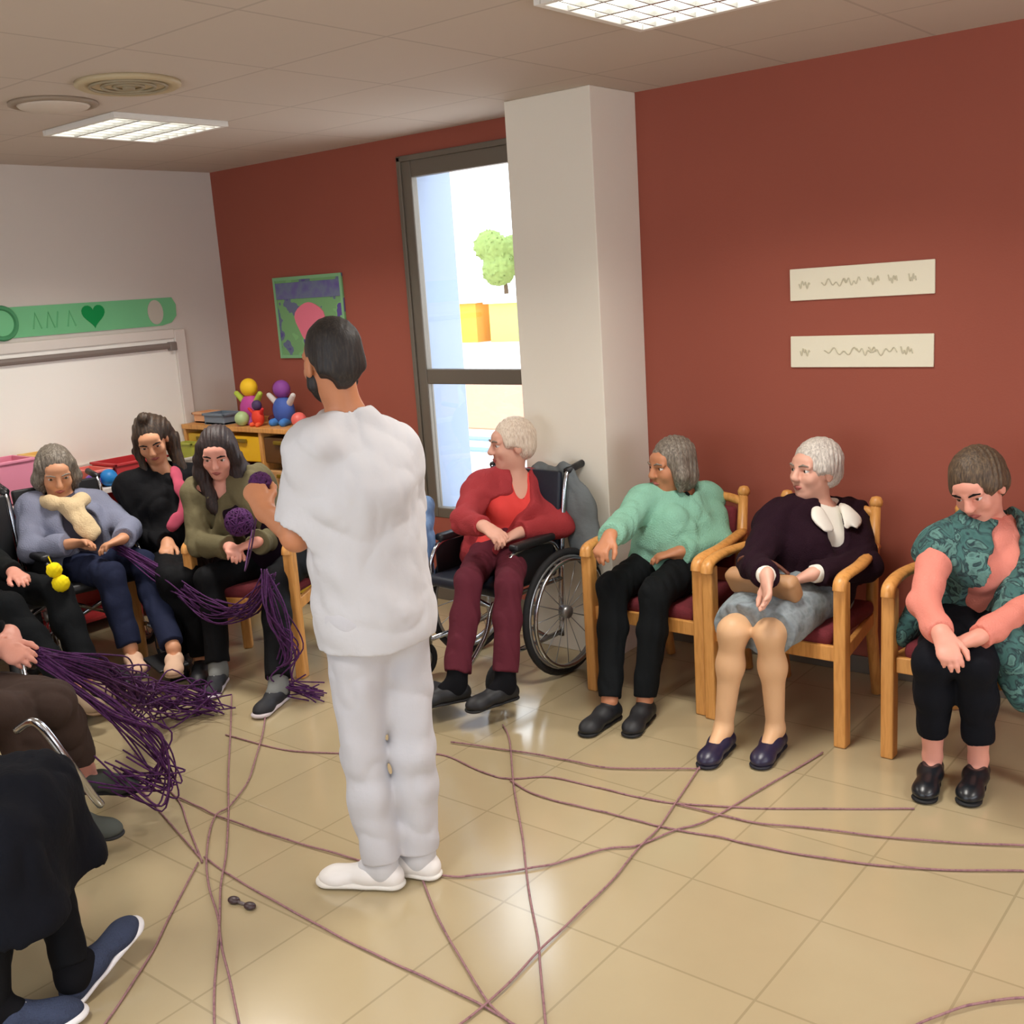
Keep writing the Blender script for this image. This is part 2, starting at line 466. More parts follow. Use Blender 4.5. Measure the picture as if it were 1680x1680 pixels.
# joints of every figure, in metres
J={"mint":{"ankR":[-2.407,3.484,0.09],"kneR":[-2.505,3.69,0.51],"ankL":[-2.287,3.566,0.09],"kneL":[-2.295,3.692,0.51],"hipL":[-2.33,4.021,0.53],"hipR":[-2.51,4.039,0.53],"shR":[-2.518,3.964,0.821],"shL":[-2.374,4.297,0.785],"neck":[-2.446,4.139,0.834],"head":[-2.433,4.083,0.975],"elR":[-2.475,3.713,0.767],"wrR":[-2.382,3.505,0.792],"elL":[-2.227,4.145,0.634],"wrL":[-2.312,3.931,0.634]},
"plum":{"ankR":[-1.874,3.47,0.09],"kneR":[-1.837,3.492,0.48],"ankL":[-1.706,3.567,0.09],"kneL":[-1.706,3.528,0.48],"hipL":[-1.71,4.0,0.53],"hipR":[-1.89,4.0,0.53],"shR":[-1.881,3.938,0.786],"shL":[-1.697,4.304,0.751],"neck":[-1.779,4.147,0.832],"head":[-1.78,4.11,0.988],"elR":[-1.85,3.698,0.691],"wrR":[-1.707,3.518,0.705],"elL":[-1.547,4.05,0.625],"wrL":[-1.647,3.777,0.653]},
"vest":{"ankR":[-1.138,3.623,0.09],"kneR":[-1.119,3.546,0.47],"ankL":[-0.999,3.677,0.09],"kneL":[-0.991,3.582,0.47],"hipL":[-0.97,4.0,0.53],"hipR":[-1.15,4.0,0.53],"shR":[-1.196,3.826,0.783],"shL":[-0.98,4.097,0.785],"neck":[-1.09,4.064,0.853],"head":[-1.095,3.941,0.996],"elR":[-1.17,3.603,0.652],"wrR":[-1.049,3.41,0.62],"elL":[-0.874,3.876,0.628],"wrL":[-0.981,3.56,0.572]},
"red":{"ankR":[-2.985,3.181,0.17],"kneR":[-3.026,3.352,0.56],"ankL":[-2.8,3.284,0.17],"kneL":[-2.844,3.409,0.56],"hipL":[-3.13,3.791,0.55],"hipR":[-3.31,3.809,0.55],"shR":[-3.289,3.764,0.864],"shL":[-3.141,4.078,0.841],"neck":[-3.214,3.939,0.915],"head":[-3.197,3.915,1.064],"elR":[-3.19,3.54,0.776],"wrR":[-2.984,3.438,0.792],"elL":[-2.967,3.965,0.684],"wrL":[-3.045,3.748,0.689]},
"olive":{"ankR":[-4.287,2.906,0.09],"kneR":[-4.391,2.987,0.5],"ankL":[-3.841,2.908,0.09],"kneL":[-4.068,3.14,0.5],"hipL":[-4.188,3.437,0.53],"hipR":[-4.352,3.363,0.53],"shR":[-4.582,3.108,0.881],"shL":[-4.341,3.311,0.896],"neck":[-4.47,3.204,0.892],"head":[-4.432,3.156,1.087],"elR":[-4.484,3.016,0.658],"wrR":[-4.255,3.038,0.661],"elL":[-4.268,3.312,0.637],"wrL":[-4.156,3.115,0.678]},
"cardi":{"ankR":[-4.645,2.672,0.2],"kneR":[-4.784,2.706,0.54],"ankL":[-4.444,2.779,0.2],"kneL":[-4.847,2.925,0.54],"hipL":[-5.12,2.888,0.55],"hipR":[-5.16,2.712,0.55],"shR":[-5.344,2.644,0.834],"shL":[-5.222,2.937,0.809],"neck":[-5.289,2.791,0.84],"head":[-5.287,2.774,1.014],"elR":[-5.187,2.527,0.663],"wrR":[-4.992,2.644,0.696],"elL":[-4.987,2.959,0.701],"wrL":[-4.813,2.808,0.698]},
"black":{"ankR":[-4.65,2.957,0.09],"kneR":[-4.577,2.898,0.5],"ankL":[-4.481,2.947,0.09],"kneL":[-4.538,2.977,0.5],"hipL":[-4.887,3.285,0.53],"hipR":[-5.013,3.155,0.53],"shR":[-5.101,3.064,0.891],"shL":[-5.046,3.372,0.887],"neck":[-5.072,3.234,0.944],"head":[-5.033,3.184,1.128],"elR":[-5.04,3.064,0.633],"wrR":[-4.81,3.057,0.625],"elL":[-4.964,3.389,0.601],"wrL":[-4.886,3.175,0.573]},
"edgefar":{"hipL":[-5.18,2.3,0.55],"hipR":[-5.18,2.12,0.55],"kneL":[-4.77,2.42,0.54],"kneR":[-4.76,2.18,0.53],"ankL":[-4.518,2.386,0.17],"ankR":[-4.461,2.264,0.17],"shL":[-5.32,2.27,0.87],"shR":[-5.32,1.93,0.87],"neck":[-5.34,2.1,0.91],"head":[-5.3,2.1,1.09],"elL":[-5.17,2.33,0.66],"elR":[-5.15,1.95,0.66],"wrL":[-4.878,2.286,0.651],"wrR":[-4.95,2.08,0.66]},
"edgemid":{"hipL":[-3.92,1.52,0.53],"hipR":[-3.84,1.36,0.53],"kneL":[-3.412,1.658,0.54],"kneR":[-3.45,1.52,0.54],"ankL":[-3.548,1.798,0.2],"ankR":[-3.38,1.627,0.16],"shL":[-4.0,1.52,0.92],"shR":[-3.86,1.22,0.92],"neck":[-3.93,1.37,0.95],"head":[-3.86,1.41,1.13],"elL":[-3.88,1.6,0.68],"elR":[-3.72,1.25,0.66],"wrL":[-3.793,1.729,0.7],"wrR":[-3.692,1.638,0.69]},
"edgenear":{"hipL":[-3.2,0.98,0.53],"hipR":[-3.1,0.82,0.53],"kneL":[-2.873,1.305,0.5],"kneR":[-2.665,1.082,0.5],"ankL":[-2.614,1.201,0.1],"ankR":[-2.65,0.999,0.1],"shL":[-3.32,1.02,0.93],"shR":[-3.18,0.72,0.93],"neck":[-3.25,0.87,0.96],"head":[-3.2,0.92,1.15],"elL":[-3.2,1.12,0.68],"elR":[-3.04,0.68,0.68],"wrL":[-3.02,1.08,0.66],"wrR":[-2.95,0.84,0.66]},
"nurse":{"ankL":[-2.307,2.063,0.09],"ankR":[-2.249,2.172,0.09],"kneL":[-2.322,2.04,0.446],"kneR":[-2.226,2.158,0.442],"hipL":[-2.283,2.028,0.909],"hipR":[-2.266,2.179,0.878],"shL":[-2.297,1.941,1.403],"shR":[-2.248,2.221,1.358],"neck":[-2.293,2.084,1.477],"head":[-2.31,2.06,1.631],"elL":[-2.371,1.917,1.154],"elR":[-2.285,2.28,1.06],"wrL":[-2.575,1.974,1.199],"wrR":[-2.449,2.393,0.997]}}
STRANDS={'A':[(-3.93,2.211),(-3.52,2.094),(-3.365,2.045),(-3.212,1.967),(-2.933,1.831)],
'B':[(-3.598,2.03),(-3.267,1.933),(-2.943,1.839)],
'C':[(-3.428,2.069),(-3.285,2.066),(-3.171,2.06),(-2.952,2.071),(-2.76,2.088),(-2.571,2.113),(-2.364,2.141),(-2.19,2.2),(-2.111,2.25),(-1.995,2.369),(-1.928,2.454),(-1.885,2.538),(-1.834,2.623),(-1.773,2.675),(-1.711,2.843),(-1.661,2.932),(-1.612,3.207),(-1.542,3.624)],
'D':[(-4.113,2.842),(-3.757,2.567),(-3.408,2.294),(-3.134,2.088),(-2.909,1.91),(-2.744,1.765),(-2.57,1.632),(-2.34,1.446),(-2.194,1.339)],
'E':[(-3.898,2.878),(-3.628,2.641),(-3.456,2.47),(-3.29,2.298),(-3.185,2.138),(-3.163,2.054),(-3.063,1.953),(-2.92,1.839),(-2.776,1.745),(-2.62,1.662),(-2.469,1.566),(-2.351,1.501),(-2.196,1.411),(-2.138,1.376)],
'F':[(-2.958,1.857),(-2.82,1.836),(-2.656,1.821),(-2.451,1.809),(-2.226,1.797),(-2.045,1.795),(-1.882,1.797),(-1.695,1.795),(-1.515,1.779)],
'G':[(-2.942,1.821),(-2.762,1.598),(-2.633,1.445),(-2.513,1.273),(-2.446,1.17)],
'H':[(-2.263,2.174),(-2.074,2.04),(-1.952,1.964),(-1.824,1.891),(-1.681,1.813),(-1.547,1.771)],
'I':[(-2.766,3.212),(-2.646,3.107),(-2.376,2.796),(-2.13,2.532),(-1.997,2.381),(-1.885,2.256),(-1.73,2.094),(-1.654,2.003),(-1.489,1.81)],
'J':[(-1.876,3.287),(-1.814,3.01),(-1.769,2.808),(-1.755,2.646),(-1.726,2.481),(-1.707,2.239),(-1.696,2.049),(-1.676,1.857),(-1.681,1.682)],
'K':[(-3.749,2.535),(-3.389,2.57),(-3.166,2.667),(-2.957,2.771),(-2.805,2.867),(-2.631,2.844),(-2.531,2.831),(-2.431,2.843),(-2.316,2.929),(-2.113,2.954),(-1.957,2.966),(-1.811,2.996),(-1.563,3.107),(-1.319,3.25),(-1.116,3.374)],
'L':[(-2.422,2.831),(-2.295,2.794),(-2.175,2.791),(-2.048,2.805),(-1.941,2.815),(-1.832,2.822),(-1.707,2.836),(-1.574,2.867),(-1.459,2.879),(-1.281,2.912),(-1.074,2.975),(-0.9,3.056),(-0.707,3.173)],
'M':[(-1.807,2.989),(-1.516,3.012),(-1.37,3.068),(-1.151,3.134),(-0.949,3.215),(-0.742,3.318)],
'N':[(-2.843,2.971),(-2.575,3.035),(-2.34,3.078),(-2.161,3.105),(-1.866,3.269)],
'O':[(-0.758,2.312),(-0.704,2.414),(-0.642,2.496),(-0.562,2.569)]}
# ------------------------------------------------------------------ people
Z_ = V3(0, 0, 1)
CR, CF = V3(math.cos(yaw), -math.sin(yaw), 0), V3(math.sin(yaw), math.cos(yaw), 0)
def gaze(r, f, z=0): return unit(CR*r+CF*f+Z_*z)

def iris_mat(col): return flat('iris_%d_%d_%d' % col, col, .2)

class Fig: pass

def hand_clay(b, wr, d, n, left, curl=.5, spread=.12, sc=1.0, k=.008):
    d = unit(d); n = unit(n-d*(n@d)); t = np.cross(d, n)*(-1 if left else 1)      # t points to the thumb side
    p0 = wr+d*.012*sc; p1 = wr+d*.078*sc
    b.cone(wr-d*.01, p0+d*.02, .027*sc, .031*sc, .02, n, .72)
    b.cone(p0+d*.008+t*.004, p1-t*.006, .031*sc, .036*sc, .012, n, .42)
    base = [(.027, .062, .0088), (.009, .070, .0092), (-.010, .066, .0088), (-.027, .052, .0078)]
    for i, (o, L, r) in enumerate(base):
        L *= sc; r *= sc
        q0 = wr+d*(.078-.006*abs(i-1.2))*sc+t*o*sc
        dd = unit(d+t*(o*spread*12)+n*curl*.35); q1 = q0+dd*L*.46
        d2 = unit(d+t*o*spread*8+n*curl*1.5); q2 = q1+d2*L*.32
        d3 = unit(d*(1-curl*.9)+n*curl*2.0); q3 = q2+d3*L*.24
        b.chain([q0-dd*.012, q0, q1, q2, q3], [r, r*1.05, r*.98, r*.9, r*.78], k*.7)
    q0 = wr+d*.022*sc+t*.022*sc
    q1 = wr+d*.052*sc+t*.045*sc+n*.012*sc; q2 = q1+unit(d*.8+t*.25+n*.45*curl)*.030*sc; q3 = q2+unit(d*.9-t*.05+n*.5*curl)*.024*sc
    b.chain([q0, q1, q2, q3], [.016*sc, .0115*sc, .0102*sc, .0085*sc], k)

def setup(key, J, o):
    P = Fig(); P.J = {k: V3(*v) for k, v in J.items()}; j = P.J
    P.hm = (j['hipL']+j['hipR'])/2; P.sm = (j['shL']+j['shR'])/2
    P.s = unit(j['neck']-P.hm); P.l = unit(j['hipL']-j['hipR']); P.f = unit(np.cross(P.l, P.s))
    P.l2 = unit(j['shL']-j['shR']); P.f2 = unit(np.cross(P.l2, P.s)); P.fm = unit(P.f+P.f2)
    P.F = unit(o['face']); up = o.get('up', Z_+P.F*(-.0)); P.U = unit(up-P.F*(up@P.F)); P.L = np.cross(P.U, P.F)
    P.ax = np.array([P.L, P.F, P.U]); P.hs = o.get('hs', 1.0); P.g = o.get('girth', 1.0); P.o = o
    P.hp = lambda l, f, u: P.J['head']+(P.L*l+P.F*f+P.U*u)*P.hs
    P.org = o.get('org', V3(P.hm[0], P.hm[1], 0))
    P.foot = {}
    for s in 'LR':
        t = o.get('toes', {}).get(s)
        d = (V3(*t)-j['ank'+s]) if t is not None else P.f*.2
        if t is None: d[2] = 0
        P.foot[s] = d
    return P

def torso_clay(b, P, t=0, bust=0, belly=0, low=True, top=True):
    j = P.J; g = P.g; hm, sm, s, l = P.hm, P.sm, P.s, P.l
    waist = hm+(sm-hm)*.42; chest = hm+(sm-hm)*.78
    if low: b.cone(j['hipR']+P.l*.0, j['hipL'], .098*g+t, .098*g+t, .05)
    b.cone(hm+s*.03, waist, .120*g+t, .115*g+t, .05, P.fm, .80)
    b.cone(waist, chest, .115*g+t, .128*g+t, .05, P.fm, .76)
    if top:
        b.cone(j['shR']+P.l2*.02, j['shL']-P.l2*.02, .058+t, .058+t, .06)
        b.cone(j['neck']-s*.01, j['shR']+s*.005, .042+t, .036+t, .04)
        b.cone(j['neck']-s*.01, j['shL']+s*.005, .042+t, .036+t, .04)
        b.ell(chest-P.f2*.02+s*.01, [P.l2, P.f2, s], (.142*g+t, .095*g+t, .10+t), .05)
    if bust:
        for q in (-1, 1): b.ell(chest+P.l2*.065*q+P.f2*.075*g-s*.035, [P.l2, P.f2, s], (.062+t, .05+t*.7+bust, .06+t), .04)
    if belly: b.ell(hm+s*.12+P.f*.05, [l, P.f, s], (.13*g+t, .085+belly+t, .10+t), .05)

def arm_clay(b, P, s, t=0, ta=None, to=1.0, k=.03):
    j = P.J; g = P.o.get('armg', 1.0); ta = t if ta is None else ta
    b.cone(j['sh'+s], j['el'+s], .046*g+t, .036*g+t*.9, k)
    if to > 0: b.cone(j['el'+s], j['el'+s]+(j['wr'+s]-j['el'+s])*to, .036*g+t*.9, (.036+(.025-.036)*to)*g+ta, k)

def leg_clay(b, P, s, t=0, tb=None, to=1.0, k=.04):
    j = P.J; g = P.o.get('legg', 1.0); tb = t if tb is None else tb
    b.cone(j['hip'+s], j['kne'+s], .082*g+t, .052*g+t, k)
    e = j['kne'+s]+(j['ank'+s]-j['kne'+s])*to
    mid = j['kne'+s]+(j['ank'+s]-j['kne'+s])*.35*min(1, to*2)
    back = unit(j['hip'+s]-j['kne'+s]); back = back-unit(j['ank'+s]-j['kne'+s])*(back@unit(j['ank'+s]-j['kne'+s]))
    b.cone(j['kne'+s], mid+back*.010, .051*g+t, .048*g+t+(tb-t)*.3, k)
    b.cone(mid+back*.010, e, .048*g+t+(tb-t)*.3, .032*g+tb, k)

def shoe_frame(P, s):
    a = P.J['ank'+s]; fd = P.foot[s]; h = unit(V3(fd[0], fd[1], 0)); tilt = P.o.get('tilt', {}).get(s, 0.0)
    d = unit(h*math.cos(tilt)+Z_*math.sin(tilt)); u = unit(Z_-d*(Z_@d))
    return a-u*P.o.get('ankh', .088), d, u, np.cross(d, u)

def body(P, root, skin, hands, vox=.0055):
    b = Clay(); j = P.J
    torso_clay(b, P)
    for s in 'LR':
        arm_clay(b, P, s); leg_clay(b, P, s)
        fd = P.foot[s]; a = j['ank'+s]; dn = V3(0, 0, -1)
        bs, d_, u_, sd_ = shoe_frame(P, s)
        b.cone(a, bs+d_*.0+u_*.045, .030, .027, .02); b.cone(bs+d_*.02+u_*.045, bs+d_*.12+u_*.026, .028, .016, .02)
    # neck and head
    N = j['neck']; H = P.hp; A = P.ax; h = P.hs
    b.cone(N-P.s*.03, H(0, -.015, -.055), .055*h, .050*h, .03)
    b.ell(H(0, -.018, .030), A, V3(.074, .092, .086)*h, .03)
    b.ell(H(0, .022, -.038), A, V3(.060, .066, .074)*h, .03)
    b.ell(H(0, .058, -.088), A, V3(.028, .024, .022)*h, .025)
    b.ell(H(0, .060, .045), A, V3(.052, .028, .030)*h, .02)
    for q in (-1, 1):
        b.ell(H(.036*q, .060, -.022), A, V3(.026, .024, .026)*h, .02)
        b.ell(H(.034*q, .094, .012), A, V3(.019, .016, .012)*h, .014, sub=True)
        b.cone(H(.020*q, .082, .0215), H(.048*q, .074, .0195), .0062*h, .0055*h, .006)
        b.cone(H(.022*q, .081, .0015), H(.046*q, .074, .0015), .005*h, .005*h, .006)
        b.cone(H(.012*q, .080, .028), H(.050*q, .070, .028), .010*h, .008*h, .012)
        b.ell(H(.077*q, -.010, -.010), A, V3(.010, .020, .030)*h, .008)
        b.ell(H(.009*q, .098, -.024), A, V3(.009, .010, .008)*h, .008)
    b.cone(H(0, .084, .022), H(0, .106, -.018), .009*h, .013*h, .012)
    b.cone(H(-.020, .078, -.052), H(.020, .078, -.052), .009*h, .009*h, .010)
    b.cone(H(-.018, .076, -.064), H(.018, .076, -.064), .009*h, .009*h, .010)
    b.cone(H(-.024, .094, -.058), H(.024, .094, -.058), .0035*h, .0035*h, .006, sub=True)
    for s in 'LR':
        hd = hands.get(s, {})
        d = V3(*hd.get('d', tuple(unit(j['wr'+s]-j['el'+s])))); n = V3(*hd.get('n', (0, 0, -1)))
        hand_clay(b, j['wr'+s], d, n, s == 'L', hd.get('curl', .5), sc=hd.get('sc', .95))
    bo = clay_obj('body', b, vox, skin, root, P.org)
    if P.o.get('noface'): return bo
    for q in (-1, 1):
        bm = bmesh.new(); bmesh.ops.create_uvsphere(bm, u_segments=16, v_segments=12, radius=.0125*h)
        e = obj('eye', bm, [flat('eye_white', (226, 220, 214), .25), iris_mat(P.o.get('iris', (70, 50, 36)))], bo, True)
        c = H(.034*q, .0715, .011)-P.org; e.location = c
        look = unit(P.F); 
        for f in e.data.polygons:
            if V3(*f.center) @ look > .0102*h: f.material_index = 1
        c2 = Clay(); z = .012
        c2.chain([H(.016*q, .098-.004, .030), H(.034*q, .097-.006, .036), H(.052*q, .086-.006, .031)], [.0035*h, .004*h, .003*h], .004)
        clay_obj('eyebrow', c2, .003, flat('brow_'+P.o.get('brow', 'grey'), {'grey': (140, 128, 116), 'dark': (40, 30, 28)}[P.o.get('brow', 'grey')], .9), bo, P.org)
    c2 = Clay(); c2.chain([H(-.022, .0865, -.057), H(0, .0925, -.055), H(.022, .0865, -.057)], [.003*h, .0055*h, .003*h], .004)
    c2.chain([H(-.018, .083, -.063), H(0, .0885, -.064), H(.018, .083, -.063)], [.003*h, .0055*h, .003*h], .004)
    clay_obj('lips', c2, .003, flat('lips', (172, 96, 88), .5), bo, P.org)
    return bo

def hair(P, root, mat, style='short', amp=.004, seed=3, vol=0):
    b = Clay(); H = P.hp; A = P.ax; h = P.hs; v = vol
    b.ell(H(0, -.026-v*.3, .036+v*.4), A, V3((.079 if style == 'crop' else .084)+v, .098+v, .092+v)*h, .02)
    if style in ('short', 'crop', 'bun'):
        b.ell(H(0, -.055, -.020), A, V3(.074+v*.7, .062+v*.5, .062)*h, .03)
        if style != 'crop':
            for q in (-1, 1): b.ell(H(.070*q, .004, .012), A, V3(.020+v*.5, .040, .045)*h, .02)
    if style == 'bun':
        b.ell(H(0, -.10, .050), A, V3(.045, .040, .042)*h, .02)
        b.ell(H(.03, -.10, .085), A, V3(.030, .035, .030)*h, .02)
    if style == 'bob':
        b.ell(H(0, -.050, -.045), A, V3(.086+v, .070+v, .085)*h, .03)
        for q in (-1, 1): b.chain([H(.070*q, .0, .04), H(.082*q, .006, -.03), H(.074*q, .012, -.090)], [.026*h, .030*h, .018*h], .03)
    if style == 'long':
        N = P.J['neck']; s = P.s
        b.chain([H(0, -.07, .02), H(0, -.085, -.09), N-P.f2*.10-s*.10], [.070*h, .062*h, .035*h], .04)
        for q in (-1, 1):
            b.chain([H(.066*q, .015, .055), H(.084*q, .010, -.02), H(.088*q, .020, -.10), N+P.l2*.085*q+P.f2*.075-s*.07, N+P.l2*.09*q+P.f2*.115-s*.17],
                    [.026*h, .030*h, .034*h, .032*h, .014*h], .03)
            b.chain([H(.060*q, -.04, -.02), H(.095*q, -.03, -.11), N+P.l2*.12*q+P.f2*.02-s*.08], [.045*h, .042*h, .020*h], .03)
    if style == 'topknot_long':
        N = P.J['neck']; s = P.s
        b.ell(H(.0, -.005, .142), A, V3(.030, .032, .028)*h, .012)
        b.chain([H(.0, -.04, .08), H(.055, -.06, .03), H(.085, -.06, -.06), N+P.l2*.12+P.f2*.03-s*.10], [.045*h, .045*h, .042*h, .022*h], .04)
        b.chain([H(-.062, .01, .03), H(-.082, .005, -.05), N-P.l2*.09+P.f2*.05-s*.06], [.026*h, .024*h, .012*h], .03)
    # the face, the neck and the ears stay free
    lift = P.o.get('hairline', .008)
    if style in ('long',): b.ell(H(0, .098, -.035+lift), A, V3(.062, .062, .098)*h, .012, sub=True)
    else: b.ell(H(0, .100, -.030+lift), A, V3(.072, .072, .100)*h, .012, sub=True)
    if style in ('short', 'crop', 'bun'):
        for q in (-1, 1): b.ell(H(.088*q, .030, -.050), A, V3(.040, .062, .050)*h, .012, sub=True)
    if style == 'crop':
        for q in (-1, 1):
            b.ell(H(.092*q, .010, -.045), A, V3(.042, .070, .055)*h, .012, sub=True)
            b.ell(H(.070*q, -.065, -.082), A, V3(.046, .050, .046)*h, .015, sub=True)
    return clay_obj('hair', b, .0045, mat, root, P.org, strands(amp*.4, seed, (260, 260, 30)))

def sleeve_cut(b, P, s, at=1.0, R=.085):
    j = P.J; d = unit(j['wr'+s]-j['el'+s]); p = j['el'+s]+(j['wr'+s]-j['el'+s])*at
    b.cut(p, d, p+d*.045, R)

def top(P, root, name, mat, t=.018, cuff=.97, ta=None, bust=.01, belly=.02, hem=0, neck='round', fold=.004, seed=1, open_=None, vox=.0065, sleeves=True, hipt=None, f=1.0):
    b = Clay(); j = P.J
    torso_clay(b, P, t, bust, belly, low=False)
    b.cone(j['hipR'], j['hipL'], .10*P.g+(t if hipt is None else hipt), .10*P.g+(t if hipt is None else hipt), .05)
    if hem: b.cone(P.hm, P.hm-P.s*hem, .13*P.g+t, .14*P.g+t, .04, P.f, .85)
    A_ = [P.l2, np.cross(P.s, P.l2)*-1, P.s]
    if open_:                                            # front left open from neck to hem
        w0, w1, dep = open_
        b.chain([j['neck']+P.f2*.14+P.s*.06, P.sm+P.f2*.175-P.s*.02, P.sm*.55+P.hm*.45+P.fm*(.175+dep), P.hm+P.f*(.19+dep)+P.s*.04, P.hm+P.f*.20-P.s*.06], [w0, w0, w1, w1, w1], .01, sub=True)
    if neck == 'v':
        b.cone(j['neck']+P.s*.06+P.f2*.06, P.sm-P.s*.06+P.f2*.17, .060, .045, .01, sub=True)
        b.cone(P.sm-P.s*.04+P.f2*.18, P.sm-P.s*.15+P.f2*(.20+bust), .050, .018, .01, sub=True)
    if sleeves:
        for s in 'LR':
            b.layer()
            arm_clay(b, P, s, t, ta, 1.0)
            if ta and ta > t: b.ell(j['el'+s]*.25+j['wr'+s]*.75+V3(0, 0, -.008), np.eye(3), (.036, .036, .030), .04)
            sleeve_cut(b, P, s, cuff); b.merge(.035)
    if neck == 'round': b.cone(j['neck']+P.s*.10+P.f2*.03, j['neck']+P.s*.028+P.f2*.012, .085, .062, .01, sub=True)
    if neck == 'v':
        b.cone(j['neck']+P.s*.10+P.f2*.03, j['neck']+P.s*.025, .085, .064, .01, sub=True)
    if neck == 'high': b.cone(j['neck']-P.s*.02, j['neck']+P.s*.055, .066, .062, .03); b.cone(j['neck']+P.s*.16, j['neck']+P.s*.065, .07, .056, .005, sub=True)
    if neck == 'cowl':
        b.chain([j['neck']-P.s*.02+P.l2*.07, j['neck']+P.f2*.085-P.s*.065, j['neck']-P.s*.02-P.l2*.07, j['neck']-P.f2*.06+P.s*.01, j['neck']-P.s*.02+P.l2*.07], [.022]*5, .025)
        b.cone(j['neck']+P.s*.10+P.f2*.06, j['neck']-P.s*.005+P.f2*.03, .080, .058, .01, sub=True)
    return clay_obj(name, b, vox, mat, root, P.org, folds(fold, seed, f) if fold else None)

def trousers(P, root, mat, t=.014, tb=.02, cuff=.93, name='trousers', fold=.004, seed=2, vox=.0065):
    b = Clay(); j = P.J
    b.cone(j['hipR'], j['hipL'], .10*P.g+t, .10*P.g+t, .05)
    b.cone(P.hm, P.hm+P.s*.10, .125*P.g+t, .12*P.g+t*.5, .05, P.f, .8)
    for s in 'LR':
        leg_clay(b, P, s, t, tb, 1.0, .03)
        d = unit(j['ank'+s]-j['kne'+s]); p = j['kne'+s]+(j['ank'+s]-j['kne'+s])*cuff
        b.cut(p, d, p+d*.07, .115)
    return clay_obj(name, b, vox, mat, root, P.org, folds(fold, seed) if fold else None)

def shoe(P, root, s, upper, sole, kind='shoe', L=.245, socks=None):
    """one shoe: upper with its sole as a sub-part"""
    base, d, u, sd = shoe_frame(P, s)
    pt = lambda f, l, z: base+d*f+sd*l+u*z
    ax = np.array([sd, d, u]); b = Clay()
    b.cone(pt(-.028, 0, .036), pt(.045, 0, .044), .036, .037, .02)
    b.cone(pt(.045, 0, .046), pt(L*.58, 0, .030), .038, .036, .03, u, .85)
    b.ell(pt(L*.58, 0, .026), ax, (.044, .060, .030), .02)
    if kind in ('sneaker', 'boot', 'shoe'): b.cone(pt(-.010, 0, .05), pt(-.004, 0, .082 if kind != 'boot' else .12), .036, .035, .02)
    if kind in ('loafer', 'slipper'): b.cone(pt(-.012, 0, .105), pt(.045, 0, .098), .030, .030, .01, sub=True)
    b.box(pt(.05, 0, -.03), ax, (.12, .25, .030), .0, .004, sub=True)
    up = clay_obj(kind, b, .0045, upper, root, P.org)
    if kind == 'sneaker':
        b = Clay()
        for q in range(4):
            f_ = .055+q*.022; z_ = .083-q*.0095
            b.chain([pt(f_, -.020, z_-.006), pt(f_+.004, 0, z_), pt(f_, .020, z_-.006)], [.0035]*3, .003)
        clay_obj('laces', b, .003, flat('laces_grey', (170, 170, 174), .8), up, P.org)
    b = Clay(); th = .014 if kind != 'sneaker' else .018
    b.cone(pt(-.028, 0, th*.5), pt(.06, 0, th*.5), .036, .033, .01, u, .30)
    b.cone(pt(.06, 0, th*.5), pt(L*.66, 0, th*.5), .034, .044, .01, u, .26)
    if kind == 'sneaker': b.cone(pt(-.03, 0, th*.9), pt(L*.68, 0, th*.9), .036, .043, .01, u, .30)
    clay_obj('sole', b, .0045, sole, up, P.org)
    return up

def sock(P, root, s, mat, up=.12):
    a = P.J['ank'+s]; k = unit(P.J['kne'+s]-a); b = Clay()
    b.cone(a-V3(0, 0, .03), a+k*up, .045, .046, .02); b.cone(a-V3(0, 0, .01), a+unit(P.foot[s])*.05-V3(0, 0, .03), .042, .036, .02)
    return clay_obj('sock', b, .006, mat, root, P.org)

def person(key, label, group=None, **o):
    P = setup(key, J[key], o)
    root = thing('person', label, 'person', tuple(P.org), 0, group)
    return P, root
# ------------------------------------------------------------------ the room
X0, X1, Y0, Y1, H = -6.03, 2.3, -1.9, 4.5, 2.63
bm = bmesh.new(); box(bm, ((X0+X1)/2, (Y0+Y1)/2, -.05), (X1-X0+.4, Y1-Y0+.4, .1)); struct('floor', bm, MT['floor'])
bm = bmesh.new(); box(bm, ((X0+X1)/2, (Y0+Y1)/2, H+.05), (X1-X0+.4, Y1-Y0+.4, .1)); struct('ceiling', bm, MT['ceiling'])
WX0, WX1, WZ0, WZ1 = -4.32, -3.36, .50, 2.50
bm = bmesh.new()
box(bm, ((X0-.1+WX0)/2, Y1+.1, H/2), (WX0-X0+.1, .2, H)); box(bm, ((WX1+X1+.1)/2, Y1+.1, H/2), (X1+.1-WX1, .2, H))
box(bm, ((WX0+WX1)/2, Y1+.1, WZ0/2), (WX1-WX0, .2, WZ0)); box(bm, ((WX0+WX1)/2, Y1+.1, (WZ1+H)/2), (WX1-WX0, .2, H-WZ1))
struct('wall_back', bm, MT['red_wall'])
bm = bmesh.new(); box(bm, (X0-.1, (Y0+Y1)/2, H/2), (.2, Y1-Y0, H)); struct('wall_left', bm, MT['white_wall'])
